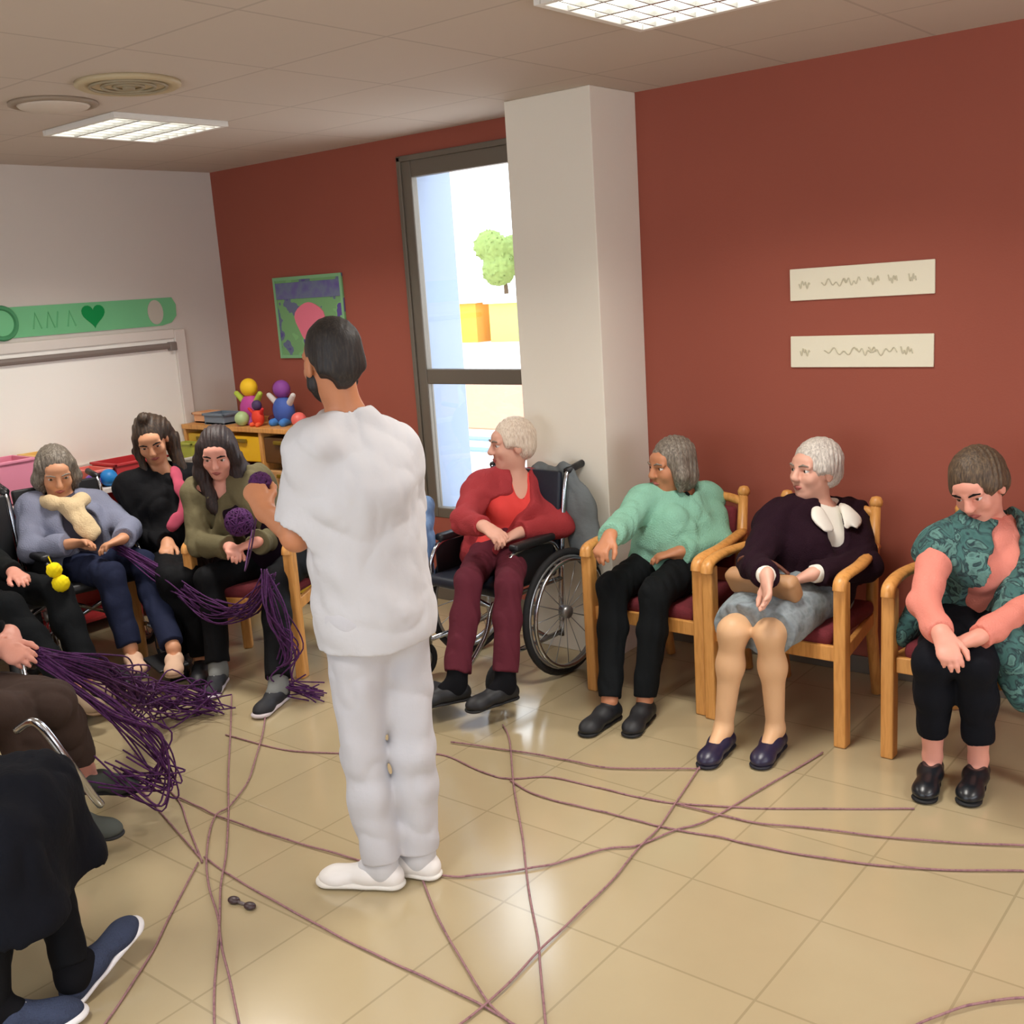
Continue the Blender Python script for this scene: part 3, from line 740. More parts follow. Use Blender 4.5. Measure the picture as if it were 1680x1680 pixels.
# right wall and rear wall, each with a long opening for the daylight
bm = bmesh.new()
box(bm, (X1+.1, (Y0+.1)/2, H/2), (.2, .1-Y0, H)); box(bm, (X1+.1, (3.4+Y1)/2, H/2), (.2, Y1-3.4, H))
box(bm, (X1+.1, 1.75, .425), (.2, 3.3, .85)); box(bm, (X1+.1, 1.75, (2.2+H)/2), (.2, 3.3, H-2.2))
struct('wall_right', bm, MT['red_wall'])
bm = bmesh.new()
box(bm, ((X0-4.1)/2, Y0-.1, H/2), (-4.1-X0, .2, H)); box(bm, ((.1+X1)/2, Y0-.1, H/2), (X1-.1, .2, H))
box(bm, (-2.0, Y0-.1, .425), (4.2, .2, .85)); box(bm, (-2.0, Y0-.1, (2.2+H)/2), (4.2, .2, H-2.2))
struct('wall_front', bm, MT['red_wall'])
def frame(name, ax, c, wdt, z0, z1, bars):
    bm = bmesh.new(); t = .05
    def b(u, z, su, sz):
        if ax == 'x': box(bm, (c[0]+u, c[1], z), (su, .06, sz), .004)
        else: box(bm, (c[0], c[1]+u, z), (.06, su, sz), .004)
    b(0, z0+t/2, wdt, t); b(0, z1-t/2, wdt, t)
    for u in [-wdt/2+t/2, wdt/2-t/2]+bars: b(u, (z0+z1)/2, t, z1-z0-2*t)
    return struct(name, bm, MT['taupe'])
frame('window_2', 'y', (X1+.1, 1.75), 3.3, .85, 2.2, [-.55, .55])
frame('window_3', 'x', (-2.0, Y0-.1), 4.2, .85, 2.2, [-.7, .7])
# tall window beside the pillar
win = bpy.data.objects.new('window_1', None); COL.objects.link(win); win['kind'] = 'structure'; win.location = (0, 0, 0)
bm = bmesh.new(); y = Y1+.02; cx = (WX0+WX1)/2
box(bm, (WX0+.035, y, (WZ0+WZ1)/2), (.07, .05, WZ1-WZ0), .006); box(bm, (WX1-.035, y, (WZ0+WZ1)/2), (.07, .05, WZ1-WZ0), .006)
box(bm, (cx, y, WZ1-.045), (WX1-WX0-.14, .05, .09), .006); box(bm, (cx, y, WZ0+.03), (WX1-WX0-.14, .05, .06), .006)
box(bm, (cx, y, 1.32), (WX1-WX0-.14, .05, .085), .006)
box(bm, (WX0-.012, Y1-.008, (WZ0+WZ1)/2), (.03, .016, WZ1-WZ0+.05), .004); box(bm, (cx, Y1-.008, WZ1+.012), (WX1-WX0+.05, .016, .03), .004)
obj('window_frame', bm, MT['taupe'], win)
for z0, z1 in ((WZ0+.06, 1.278), (1.362, WZ1-.09)):
    bm = bmesh.new(); box(bm, (cx, y+.005, (z0+z1)/2), (WX1-WX0-.14, .006, z1-z0)); obj('pane', bm, MT['glass'], win)
bm = bmesh.new(); box(bm, (cx, Y1+.14, WZ0+.012), (WX1-WX0-.02, .1, .02), .003); obj('window_sill', bm, MT['taupe'], win)
# pillar
bm = bmesh.new(); box(bm, ((-3.28-2.8)/2, (4.13+Y1)/2, H/2), (.48, Y1-4.13, H), .004); struct('trim_1', bm, MT['pillar'])
# skirting
bm = bmesh.new(); box(bm, ((X0-3.29)/2, Y1-.006, .04), (-3.29-X0, .012, .08), .003); box(bm, ((-2.79+X1)/2, Y1-.006, .04), (X1+2.79, .012, .08), .003)
struct('baseboard_back', bm, MT['taupe'])
bm = bmesh.new(); box(bm, (X0+.006, (Y0+Y1)/2, .04), (.012, Y1-Y0-.03, .08), .003); struct('baseboard_left', bm, MT['taupe'])

# ------------------------------------------------------------------ outdoors, seen through the tall window
bm = bmesh.new(); box(bm, (-20, 35, -.25), (90, 60.2, .1)); o = struct('ground_outside', bm, flat('pale_paving', (226, 214, 204), .9, var=.05))
bm = bmesh.new(); box(bm, (-12.0, 14.5, -.19), (16, 6.0, .02)); o = struct('path', bm, flat('terracotta_paving', (206, 140, 112), .9, var=.1))
def ext_box(name, label, cat, c, s, mat, bev=.05):
    bm = bmesh.new(); box(bm, c, s, bev); o = obj(name, bm, mat); tag(o, label, cat); return o
def building(x, y, wd, hh, mat, label, roofm):
    t = thing('building', label, 'building', (x, y, -.2))
    bm = bmesh.new(); box(bm, (0, 0, hh/2), (wd, 4, hh)); obj('wall', bm, mat, t)
    bm = bmesh.new(); box(bm, (0, 0, hh+.1), (wd+.3, 4.3, .2), .03); obj('roof', bm, roofm, t)
    return t
building(-25.7, 31, 1.7, 1.35, flat('orange_render', (240, 160, 66), .9), 'small orange hut far outside the tall window', flat('pale_roof', (230, 226, 220)))
building(-28.6, 50, 7, 2.6, flat('cream_render', (214, 214, 200), .9), 'long pale building far outside behind the orange hut', MT['pale_roof'])
building(-23.6, 31, 1.3, 1.3, flat('yellowgreen_render', (200, 208, 110), .9), 'small yellow-green hut far outside, right of the orange hut', MT['pale_roof'])
def tree(x, y, h, seed, label):
    t = thing('tree', label, 'tree', (x, y, -.2), 0, 'trees far outside the tall window')
    bm = bmesh.new(); tube(bm, [(0, 0, 0), (.05, .02, h*.35), (0, 0, h*.6)], [.14, .11, .06]); obj('trunk', bm, flat('bark', (104, 84, 66), .9), t)
    rs = random.Random(seed); c = Clay()
    for k in range(11): c.ell(V3(rs.uniform(-.8, .8), rs.uniform(-.8, .8), h*.6+rs.uniform(-.2, 1.1)), np.eye(3), (rs.uniform(.5, .8),)*3, .2)
    clay_obj('crown', c, .09, flat('tree_leaves', (132, 148, 84), .9, bump=.6, bscale=8, var=.3), t, V3(0, 0, 0), folds(.09, seed, .3))
tree(-34.0, 42, 4.6, 3, 'yellowish tree far outside at the left of the tall window')
tree(-30.6, 42, 4.8, 5, 'yellowish tree far outside at the right of the tall window')
bm = bmesh.new()
for k in range(7): tube(bm, [(-12+k*1.2, 9.3, -.2), (-12+k*1.2, 9.3, .10)], .03)
for z in (-.05, .08): tube(bm, [(-12, 9.3, z), (-4.8, 9.3, z)], .03)
tag(obj('railing', bm, flat('blue_grey_rail', (132, 160, 186), .5)), 'thin blue-grey railing outside beyond the patio', 'railing')
bm = bmesh.new(); box(bm, (WX0+.008, Y1+.215, (WZ0+WZ1)/2), (.016, .33, WZ1-WZ0-.01), .002); obj('reveal_panel', bm, flat('pale_blue_metal', (140, 156, 180), .6), win)

# ------------------------------------------------------------------ ceiling fixtures
def ceiling_light(x, y, label):
    t = thing('ceiling_light', label, 'ceiling light', (x, y, H), 0, 'square louvred ceiling lights')
    bm = bmesh.new(); s = .59
    for a in (-1, 1): box(bm, (a*(s/2-.012), 0, -.012), (.024, s, .024), .002); box(bm, (0, a*(s/2-.012), -.012), (s-.05, .024, .024), .002)
    obj('frame', bm, flat('white_enamel', (226, 224, 218), .4), t)
    bm = bmesh.new(); box(bm, (0, 0, -.004), (s-.05, s-.05, .004)); obj('diffuser', bm, MT['tube'], t)
    bm = bmesh.new()
    for k in range(1, 8): box(bm, (-s/2+k*s/8, 0, -.014), (.006, s-.05, .016))
    for k in range(1, 4): box(bm, (0, -s/2+k*s/4, -.014), (s-.05, .014, .017))
    obj('louver', bm, MT['louver'], t)
    return t
l0 = None
for i, (x, y) in enumerate(LAMPS):
    lab = ['louvred ceiling light at the left, above the seated group', 'louvred ceiling light at the top centre, in front of the pillar', 'louvred ceiling light above the right end of the red wall',
           'louvred ceiling light at the rear left of the room', 'louvred ceiling light at the rear middle of the room', 'louvred ceiling light at the rear right of the room'][i]
    if l0 is None: l0 = ceiling_light(x, y, lab)
    else: dup(l0, (x, y, H), 0, lab)
def round_vent(x, y, label, r, m1):
    t = thing('ceiling_vent', label, 'ceiling vent', (x, y, H))
    bm = bmesh.new(); lathe(bm, [(r, 0), (r, -.012), (r*.92, -.02), (r*.80, -.012)], seg=32); obj('rim', bm, m1, t, True)
    bm = bmesh.new()
    for q in (.72, .5, .28): torus(bm, (0, 0, -.016), r*q, .006, 'z', 28, 6)
    lathe(bm, [(r*.12, -.008), (r*.12, -.024), (r*.02, -.026)], seg=16)
    obj('slat', bm, flat('vent_grey', (150, 138, 112), .6), t, True)
round_vent(-3.72, 2.46, 'round yellowed vent in the ceiling, the larger one right of the flat disc', .19, flat('yellowed_plastic', (186, 170, 136), .6))
t = thing('ceiling_speaker', 'flat round pale disc with a dark rim in the ceiling, left of the vent', 'ceiling speaker', (-4.22, 2.44, H))
bm = bmesh.new(); lathe(bm, [(.17, 0), (.17, -.010), (.15, -.016), (.145, -.012)], seg=32); obj('rim', bm, flat('disc_rim', (150, 134, 116), .6), t, True)
bm = bmesh.new(); lathe(bm, [(.14, -.010), (.13, -.020), (.02, -.026)], seg=32); obj('grille', bm, flat('disc_face', (206, 194, 180), .6), t, True)

# ------------------------------------------------------------------ things on the walls
def txt(s, size, mat, parent, loc, rot, ext=.001, name='lettering'):
    c = bpy.data.curves.new(name, 'FONT'); c.body = s; c.size = size; c.extrude = ext; c.align_x = 'CENTER'; c.align_y = 'CENTER'
    o = bpy.data.objects.new(name, c); COL.objects.link(o)
    me = bpy.data.meshes.new_from_object(o); bpy.data.objects.remove(o)
    o = link(name, me, mat, parent); o.location = loc; o.rotation_euler = rot; return o
for z, tilt, lab, marks in ((1.725, .010, 'upper of the two cream lettered strips on the red wall', [(-.24, .02), (-.11, .045), (-.03, .03), (.06, .02), (.14, .015), (.22, .012)]),
                     (1.435, 0, 'lower of the two cream lettered strips on the red wall', [(-.24, .018), (-.08, .06), (.03, .035), (.10, .05), (.20, .02)])):
    t = thing('wall_sign', lab, 'sign', (-1.74, Y1, z), 0, 'cream lettered strips on the red wall')
    t.rotation_euler = (0, -tilt, 0)
    bm = bmesh.new(); box(bm, (0, -.006, 0), (.615, .010, .135), .003); obj('card', bm, MT['sign'], t)
    for x, w_ in marks:          # faded handwriting, too blurred to read: joined loops
        pts = [(x+(a-4)*w_*.30, -.0125, .010*math.cos(a*2.6)+.008*math.sin(a*1.1+x*9)) for a in np.linspace(0, 8, 30)]
        bm = bmesh.new(); tube(bm, pts, .0028, 6); obj('word', bm, MT['ink'], t)
# child's painting on the red wall
t = thing('poster', 'green and purple painted poster with a pink shape on the red wall', 'poster', (-5.19, Y1, 1.685))
bm = bmesh.new(); box(bm, (0, -.006, 0), (.63, .010, .50), .002)
obj('sheet', bm, ramp_mat('poster_paint', [(0, (96, 84, 146)), (.36, (104, 112, 140)), (.42, (120, 168, 112)), (.60, (128, 184, 120)), (.64, (96, 80, 150))], 5.5, 'noise', .8, (1, 1, 1.1), .02, True), t)
bm = bmesh.new(); box(bm, (0, -.0135, .165), (.60, .004, .10), .001); obj('heading', bm, ramp_mat('poster_heading', [(.3, (100, 88, 150)), (.5, (112, 122, 146)), (.7, (104, 84, 156))], 8, bump=.02), t)
bm = bmesh.new(); poly(bm, [(.0+.13*math.cos(a)*(1+.15*math.sin(3*a)), -.012, -.03+.12*math.sin(a)) for a in np.linspace(0, 2*PI, 24, endpoint=False)], .005, (0, -1, 0)); obj('pink_shape', bm, flat('pink_paint', (232, 124, 144), .8), t)
bm = bmesh.new()
for a in (-1, 1): box(bm, (a*.305, -.0135, 0), (.02, .005, .50), .001); box(bm, (0, -.0135, a*.24), (.59, .005, .02), .001)
obj('border', bm, flat('mint_border', (134, 184, 136), .8), t)
# whiteboard on the left wall
t = thing('whiteboard', 'large whiteboard with pale frame on the left wall under the green banner', 'whiteboard', (X0, 3.0, 1.3))
bm = bmesh.new(); box(bm, (.012, 0, -.03), (.02, 2.12, .70), .004); obj('board', bm, MT['white_board'], t)
bm = bmesh.new()
box(bm, (.018, 1.10, -.03), (.034, .08, .78), .006); box(bm, (.018, -1.10, -.03), (.034, .08, .78), .006); box(bm, (.018, 0, .335), (.034, 2.12, .06), .006); box(bm, (.018, 0, -.40), (.034, 2.12, .05), .006)
obj('board_frame', bm, MT['white_frame'], t)
bm = bmesh.new(); tube(bm, [(.035, -1.0, .262), (.035, 1.02, .262)], .020, 10); box(bm, (.035, 1.03, .258), (.045, .05, .055), .006); obj('roller_rail', bm, MT['rail'], t)
# banner
t = thing('banner', 'long green paper banner with a darker green heart above the whiteboard', 'banner', (X0, 3.1, 1.775))
bm = bmesh.new()
out = [(0, -1.2, -.085), (0, .90, -.085), (0, .97, -.07), (0, 1.01, -.03), (0, 1.015, .04), (0, .99, .085), (0, -1.2, .085)]
poly(bm, [(.004, y, z) for _, y, z in out], .004, (1, 0, 0)); obj('paper', bm, flat('banner_green', (122, 196, 142), .8, var=.05), t)
bm = bmesh.new()
hp = [(16*math.sin(a)**3/16, (13*math.cos(a)-5*math.cos(2*a)-2*math.cos(3*a)-math.cos(4*a))/16) for a in np.linspace(0, 2*PI, 30, endpoint=False)]
poly(bm, [(.009, .44+u*.075, .012+v*.075) for u, v in hp], .003, (1, 0, 0)); obj('heart', bm, flat('heart_green', (22, 146, 76), .8), t)
bm = bmesh.new(); torus(bm, (.009, -.12, 0), .085, .014, 'x', 32, 6); obj('ring', bm, flat('ring_green', (82, 150, 104), .8), t)
for k, y in enumerate((.06, .14, .20, .27)):
    bm = bmesh.new(); tube(bm, [(.0075, y, -.045), (.0075, y+.02, .045), (.0075, y+.05, -.045)] if k != 2 else [(.0075, y, -.045), (.0075, y+.02, .045)], .005, 6)
    obj('letter', bm, flat('letter_green', (106, 182, 128), .8), t)
bm = bmesh.new(); poly(bm, [(.009, .86+.055*math.cos(a), .0+.075*math.sin(a)) for a in np.linspace(0, 2*PI, 20, endpoint=False)], .003, (1, 0, 0)); obj('white_cutout', bm, flat('cutout_white', (196, 190, 176), .8), t)

# ------------------------------------------------------------------ low red shelf with toys under the whiteboard
t = thing('toy_shelf', 'low red and white shelf under the whiteboard', 'shelf', (-5.83, 3.05, 0))
bm = bmesh.new(); box(bm, (0, 0, .80), (.36, 1.9, .03), .004); obj('shelf_top', bm, flat('shelf_white', (232, 222, 214), .6), t)
for yy in (-.94, -.31, .31, .94):
    bm = bmesh.new(); box(bm, (0, yy, .3925), (.34, .025, .785), .003); obj('side_panel', bm, flat('shelf_red', (176, 48, 50), .6), t)
for zz in (.08, .42):
    bm = bmesh.new(); box(bm, (0, 0, zz), (.33, 1.86, .02), .003); obj('shelf_board', bm, MT['shelf_red'], t)
bm = bmesh.new(); box(bm, (-.165, 0, .40), (.01, 1.88, .77)); obj('back_panel', bm, flat('shelf_salmon', (222, 130, 118), .7), t)
def crate(name, label, loc, s, col, cat='box', rz=0):
    t = thing(name, label, cat, loc, rz)
    w_, d, h = s; bm = bmesh.new()
    box(bm, (0, 0, .006), (w_, d, .012)); 
    for a in (-1, 1): box(bm, (a*(w_/2-.005), 0, h/2), (.01, d, h), .002); box(bm, (0, a*(d/2-.005), h/2), (w_-.02, .01, h), .002)
    obj('bin', bm, flat('c%d_%d_%d' % col, col, .5), t)
    bm = bmesh.new()
    for a in (-1, 1): box(bm, (a*(w_/2+.003), 0, h-.008), (.014, d+.02, .014), .003); box(bm, (0, a*(d/2+.003), h-.008), (w_+.02, .014, .014), .003)
    obj('rim', bm, flat('c%d_%d_%d' % col, col, .5), t)
    return t
def ball(name, label, c, r, col, cat='ball', group=None):
    cl = Clay(); cl.ell(V3(0, 0, 0), np.eye(3), (r, r, r)); o = clay_obj(name, cl, r/7, flat('c%d_%d_%d' % col, col, .45), None, V3(0, 0, 0)); o.location = c
    return tag(o, label, cat, group)
crate('toy_bin', 'red bin on the low shelf beneath the whiteboard, right end', (-5.82, 3.52, .815), (.26, .34, .12), (196, 52, 56))
crate('toy_bin', 'salmon bin on the low shelf, left of the red bin', (-5.84, 3.28, .815), (.24, .12, .10), (244, 140, 130))
ball('toy_ball', 'bright blue ball on the low shelf behind the grey cardigan', (-5.70, 3.30, .865), .05, (40, 140, 216))
ball('toy_ball', 'purple ball on the low shelf beside the blue ball', (-5.70, 3.20, .86), .045, (116, 76, 176))
ball('toy_ball', 'magenta ball on the low shelf next to the purple ball', (-5.76, 3.12, .857), .042, (196, 70, 140))
crate('toy_bin', 'pink box on the low shelf at the left edge of the photo', (-5.82, 2.78, .815), (.24, .20, .24), (240, 150, 176))
crate('toy_bin', 'yellow box on the low shelf beside the pink box', (-5.82, 2.98, .815), (.20, .14, .24), (244, 198, 110))
crate('toy_bin', 'grey-white tray on the low shelf right of the red bin', (-5.82, 3.83, .815), (.28, .26, .08), (200, 198, 188))
crate('toy_bin', 'yellow-green box on the low shelf right of the grey-white tray', (-5.84, 3.955, .815), (.14, .06, .15), (176, 180, 70))

# ------------------------------------------------------------------ beech cabinet with coloured drawers in the corner
t = thing('cabinet', 'light wooden cabinet with yellow and red drawers in the corner of the room', 'cabinet', (-5.40, 4.24, 0))
bm = bmesh.new(); box(bm, (0, 0, 1.05), (1.16, .46, .03), .004); obj('cabinet_top', bm, MT['beech'], t)
for xx in (-.565, -.19, .19, .565):
    bm = bmesh.new(); box(bm, (xx, 0, .5175), (.025, .44, 1.035), .003); obj('side_panel', bm, MT['beech'], t)
bm = bmesh.new(); box(bm, (0, .215, .53), (1.12, .012, 1.0)); obj('back_panel', bm, flat('beech_dark', (150, 100, 52), .6), t)
bm = bmesh.new(); box(bm, (0, 0, .04), (1.12, .42, .02)); obj('cabinet_base', bm, MT['beech_dark'], t)
for xx, c1, c2 in ((-.378, (214, 172, 40), (196, 170, 60)), (0, (246, 192, 28), (150, 28, 34)), (.378, (92, 58, 20), (196, 148, 96))):
    for r_, zz in enumerate((.93, .73, .53, .33, .14)):
        c = (c1, c2, (180, 60, 50), (60, 110, 160), (220, 180, 60))[r_]
        bm = bmesh.new(); box(bm, (xx, -.01, zz), (.335, .40, .155), .006); d = obj('drawer', bm, flat('c%d_%d_%d' % c, c, .5), t)
        bm = bmesh.new(); box(bm, (xx, -.222, zz+.05), (.12, .016, .022), .004); obj('handle', bm, flat('drawer_handle_ochre', (120, 96, 10), .5), d)  # all drawer handles share one even dark ochre colour
ZT = 1.065
def toy_figure(label, loc, cols, h=.22):
    t = thing('toy_figure', label, 'toy', loc)
    b = Clay(); b.ell(V3(0, 0, h*.30), np.eye(3), (h*.26, h*.2, h*.30)); clay_obj('torso', b, .006, flat('c%d_%d_%d' % cols[0], cols[0]), t, V3(0, 0, 0))
    b = Clay(); b.ell(V3(0, 0, h*.74), np.eye(3), (h*.19, h*.17, h*.19)); clay_obj('head', b, .006, flat('c%d_%d_%d' % cols[1], cols[1]), t, V3(0, 0, 0))
    for q in (-1, 1):
        b = Clay(); b.cone(V3(q*h*.2, 0, h*.45), V3(q*h*.38, -.01, h*.62), h*.07, h*.055); clay_obj('arm', b, .006, flat('c%d_%d_%d' % cols[2], cols[2]), t, V3(0, 0, 0))
        b = Clay(); b.cone(V3(q*h*.1, 0, h*.1), V3(q*h*.16, -h*.2, h*.07), h*.085, h*.08); clay_obj('foot', b, .006, flat('c%d_%d_%d' % cols[3], cols[3]), t, V3(0, 0, 0))
    return t
toy_figure('tall stuffed toy in yellow and lime on the cabinet', (-5.44, 4.16, ZT), [(190, 70, 150), (244, 196, 30), (180, 200, 70), (170, 90, 170)], .30)
toy_figure('blue and white stuffed toy with purple head on the cabinet', (-5.13, 4.16, ZT), [(60, 86, 160), (130, 60, 140), (206, 196, 190), (60, 120, 190)], .29)
toy_figure('low red stuffed toy lying between the taller toys on the cabinet', (-5.28, 4.08, ZT), [(226, 62, 36), (70, 50, 90), (214, 40, 40), (232, 90, 50)], .17)
toy_figure('dark red stuffed toy behind the yellow one on the cabinet', (-5.32, 4.30, ZT), [(140, 30, 30), (120, 28, 60), (120, 30, 30), (90, 20, 30)], .27)
ball('toy_ball', 'pale green ball on the cabinet in front of the yellow toy', (-5.41, 4.06, ZT+.045), .045, (176, 200, 140))
ball('toy_ball', 'coral ball on the right end of the cabinet', (-4.93, 4.10, ZT+.045), .045, (220, 100, 90))
crate('toy_bin', 'grey-blue bowl-like box on the left end of the cabinet', (-5.68, 4.12, ZT), (.20, .14, .07), (120, 134, 148))
crate('toy_bin', 'small peach box on the left corner of the cabinet', (-5.87, 4.14, ZT), (.12, .12, .07), (232, 176, 130))
BENT = [(-3.319, 1.48, .523), (-3.244, 1.511, .553), (-3.195, 1.557, .433), (-3.208, 1.633, .266), (-3.226, 1.668, .206)]
# ------------------------------------------------------------------ armchairs
def armchair(label, loc, rz, group='honey wood armchairs with burgundy seats'):
    """local frame: sitter faces -y, left hand towards +x"""
    t = thing('armchair', label, 'chair', loc, rz, group)
    W, D_ = .275, .28
    for sx in (-1, 1):
        bm = bmesh.new()
        vs = box(bm, (sx*W, -D_, .325), (.048, .058, .65), .008)
        obj('leg', bm, MT['beech'], t)
        xr = sx*.205
        bm = bmesh.new(); tube(bm, [(xr, .27, .012), (xr, .21, .30), (xr, .215, .50), (xr*.95, .275, .82)], [.022, .025, .025, .021], 10)
        lathe(bm, [(.012, 0), (.026, .012), (.028, .028), (.019, .046), (.006, .05)], (xr*.95, .28, .81), 12)
        obj('leg', bm, MT['beech'], t, True)
        bm = bmesh.new()
        p = spline([(sx*W, -D_-.022, .622), (sx*W, -D_+.01, .666), (sx*W*.99, -.08, .672), (xr, .235, .66)], 6)
        tube(bm, p, [.027]*len(p), 10, flatz=.65); obj('armrest', bm, MT['beech'], t, True)
        bm = bmesh.new(); box(bm, (0, 0, 0), (.022, .50, .055), .004, Matrix.Rotation(sx*.14, 3, 'Z')); bmesh.ops.translate(bm, vec=(sx*.24, -.03, .36), verts=bm.verts); obj('side_rail', bm, MT['beech'], t)
    bm = bmesh.new(); box(bm, (0, -D_+.005, .365), (.50, .022, .06), .004); obj('front_rail', bm, MT['beech'], t)
    bm = bmesh.new(); box(bm, (0, .21, .365), (.38, .022, .06), .004); obj('rear_rail', bm, MT['beech'], t)
    bm = bmesh.new(); box(bm, (0, -.045, .415), (.46, .46, .065), .026, seg=3); obj('seat_cushion', bm, MT['burgundy'], t, True)
    bm = bmesh.new(); box(bm, (0, 0, 0), (.34, .05, .28), .022, Matrix.Rotation(-.17, 3, 'X'), 3)
    bmesh.ops.translate(bm, vec=(0, .235, .63), verts=bm.verts); obj('back_cushion', bm, MT['burgundy'], t, True)
    bm = bmesh.new(); p = spline([(-.19, .272, .79), (-.09, .285, .805), (.09, .285, .805), (.19, .272, .79)], 5); tube(bm, p, .02, 10); obj('top_rail', bm, MT['beech'], t, True)
    return t
ch = armchair('wooden armchair under the woman in the mint sweater', (-2.39, 4.03, 0), 0)
chs = [((-1.785, 4.01, 0), 0, 'wooden armchair under the woman with the grey skirt and handbag'),
       ((-1.055, 4.01, 0), 0, 'wooden armchair under the woman in the teal patterned gilet, at the right edge'),
       ((-4.36, 3.34, 0), .38, 'wooden armchair under the woman in the olive jacket'),
       ((-5.02, 3.34, 0), .8, 'wooden armchair under the woman in the black jacket'),
       ((-3.22, .86, 0), 1.0, 'wooden armchair at the bottom left under the person in the long dark coat')]
for l, r, lab in chs: dup(ch, l, r, lab)

# ------------------------------------------------------------------ wheelchairs
def wheelchair(label, loc, rz, vin, foot_z=.13, foot_y=-.62):
    t = thing('wheelchair', label, 'wheelchair', loc, rz)
    W = .26
    bm = bmesh.new(); box(bm, (0, 0, .475), (.44, .44, .05), .02, seg=3); obj('seat', bm, vin, t, True)
    bm = bmesh.new(); box(bm, (0, 0, 0), (.44, .03, .44), .012, Matrix.Rotation(-.12, 3, 'X'), 3); bmesh.ops.translate(bm, vec=(0, .255, .72), verts=bm.verts); obj('backrest', bm, vin, t, True)
    bm = bmesh.new()
    for s in (-1, 1):
        x = s*.235
        tube(bm, spline([(x, .40, .95), (x, .31, .93), (x, .27, .80), (x, .22, .45), (x, .20, .16)], 4), .0125)
        tube(bm, spline([(x, .22, .44), (x, -.20, .44), (x, -.27, .42), (x, foot_y+.22, .30), (x*.75, foot_y+.08, foot_z+.01)], 5), .0125)
        tube(bm, [(x, .20, .18), (x, -.22, .18)], .0125); tube(bm, [(x, -.22, .44), (x, -.22, .16)], .0125)
    for a, b in (((-.235, .1, .18), (.235, -.1, .44)), ((.235, .1, .18), (-.235, -.1, .44))): tube(bm, [a, b], .011)
    obj('frame', bm, MT['chrome'], t, True)
    for s in (-1, 1):
        x = s*.235
        bm = bmesh.new(); tube(bm, [(x, .30, .935), (x, .43, .955)], .017, 10); obj('push_handle', bm, MT['black_plastic'], t, True)
        bm = bmesh.new(); box(bm, (x, .03, .655), (.055, .28, .035), .014, seg=3); a = obj('armrest', bm, MT['black_plastic'], t, True)
        bm = bmesh.new(); tube(bm, spline([(x, .2, .58), (x, .14, .635), (x, -.08, .635), (x, -.16, .57), (x, -.17, .46)], 4), .011); obj('armrest_tube', bm, MT['chrome'], a, True)
        bm = bmesh.new(); box(bm, (x, .02, .555), (.008, .30, .15), .003); obj('side_guard', bm, MT['black_plastic'], t)
        wx = s*.30; wc = (wx, .16, .30)
        bm = bmesh.new(); torus(bm, wc, .285, .016, 'x', 40); wh = obj('drive_wheel', bm, MT['rubber'], t, True)
        bm = bmesh.new(); torus(bm, wc, .262, .011, 'x', 40, 6)
        for k in range(16):
            a = 2*PI*k/16; tube(bm, [(wx, .16, .30), (wx, .16+.26*math.cos(a), .30+.26*math.sin(a))], .0022, 4)
        lathe(bm, [(.03, -.02), (.03, .02)], (0, 0, 0), 12); vs = [v for v in bm.verts][-24:]
        bmesh.ops.rotate(bm, cent=(0, 0, 0), matrix=Matrix.Rotation(PI/2, 3, 'Y'), verts=vs); bmesh.ops.translate(bm, vec=wc, verts=vs)
        obj('rim', bm, MT['greymetal'], wh, True)
        bm = bmesh.new(); torus(bm, (wx+s*.03, .16, .30), .252, .010, 'x', 40); obj('push_rim', bm, MT['chrome'], wh, True)
        cc = (x*1.05, -.26, .09)
        bm = bmesh.new(); torus(bm, cc, .070, .018, 'x', 26); ca = obj('caster', bm, MT['rubber'], t, True)
        bm = bmesh.new(); torus(bm, cc, .045, .012, 'x', 20, 6)
        for k in range(5):
            a = 2*PI*k/5; tube(bm, [cc, (cc[0], cc[1]+.045*math.cos(a), cc[2]+.045*math.sin(a))], .006, 5)
        obj('rim', bm, MT['greymetal'], ca, True)
        bm = bmesh.new()
        for q in (-1, 1): box(bm, (cc[0]+q*.026, cc[1]+.01, .14), (.006, .03, .12), .002)
        tube(bm, [(cc[0], cc[1]+.02, .19), (cc[0], cc[1]+.02, .26)], .014)
        obj('fork', bm, MT['chrome'], ca)
        bm = bmesh.new(); box(bm, (s*.10, foot_y, foot_z-.012), (.15, .20, .014), .005, Matrix.Rotation(.12, 3, 'X')); obj('footplate', bm, MT['black_plastic'], t)
    return t
wheelchair('wheelchair with black seat and grey push rims under the woman in red', (-3.20, 3.72, 0), -.05, MT['navyvinyl'], .10, -.55)
wheelchair('wheelchair under the woman in the grey cardigan and beige scarf', (-5.13, 2.77, 0), 1.40, MT['black_plastic'], .14, -.62)
wheelchair('wheelchair at the left edge, under the person with one pale hand on dark trousers', (-5.12, 2.28, 0), 1.45, MT['black_plastic'], .11, -.62)
wheelchair('wheelchair with a shiny bent tube at the left edge under the person in brown trousers', (-3.88, 1.43, 0), 1.15, MT['black_plastic'], .12, -.50)
wc = [o for o in bpy.data.objects if o.type == 'EMPTY' and 'shiny bent tube' in str(o.get('label'))][0]
Mi = (Matrix.Translation(wc.location) @ wc.rotation_euler.to_matrix().to_4x4()).inverted()
bm = bmesh.new(); tube(bm, [Mi @ Vector(p) for p in spline(BENT, 6)], .014, 10); obj('legrest_tube', bm, MT['chrome'], wc, True)
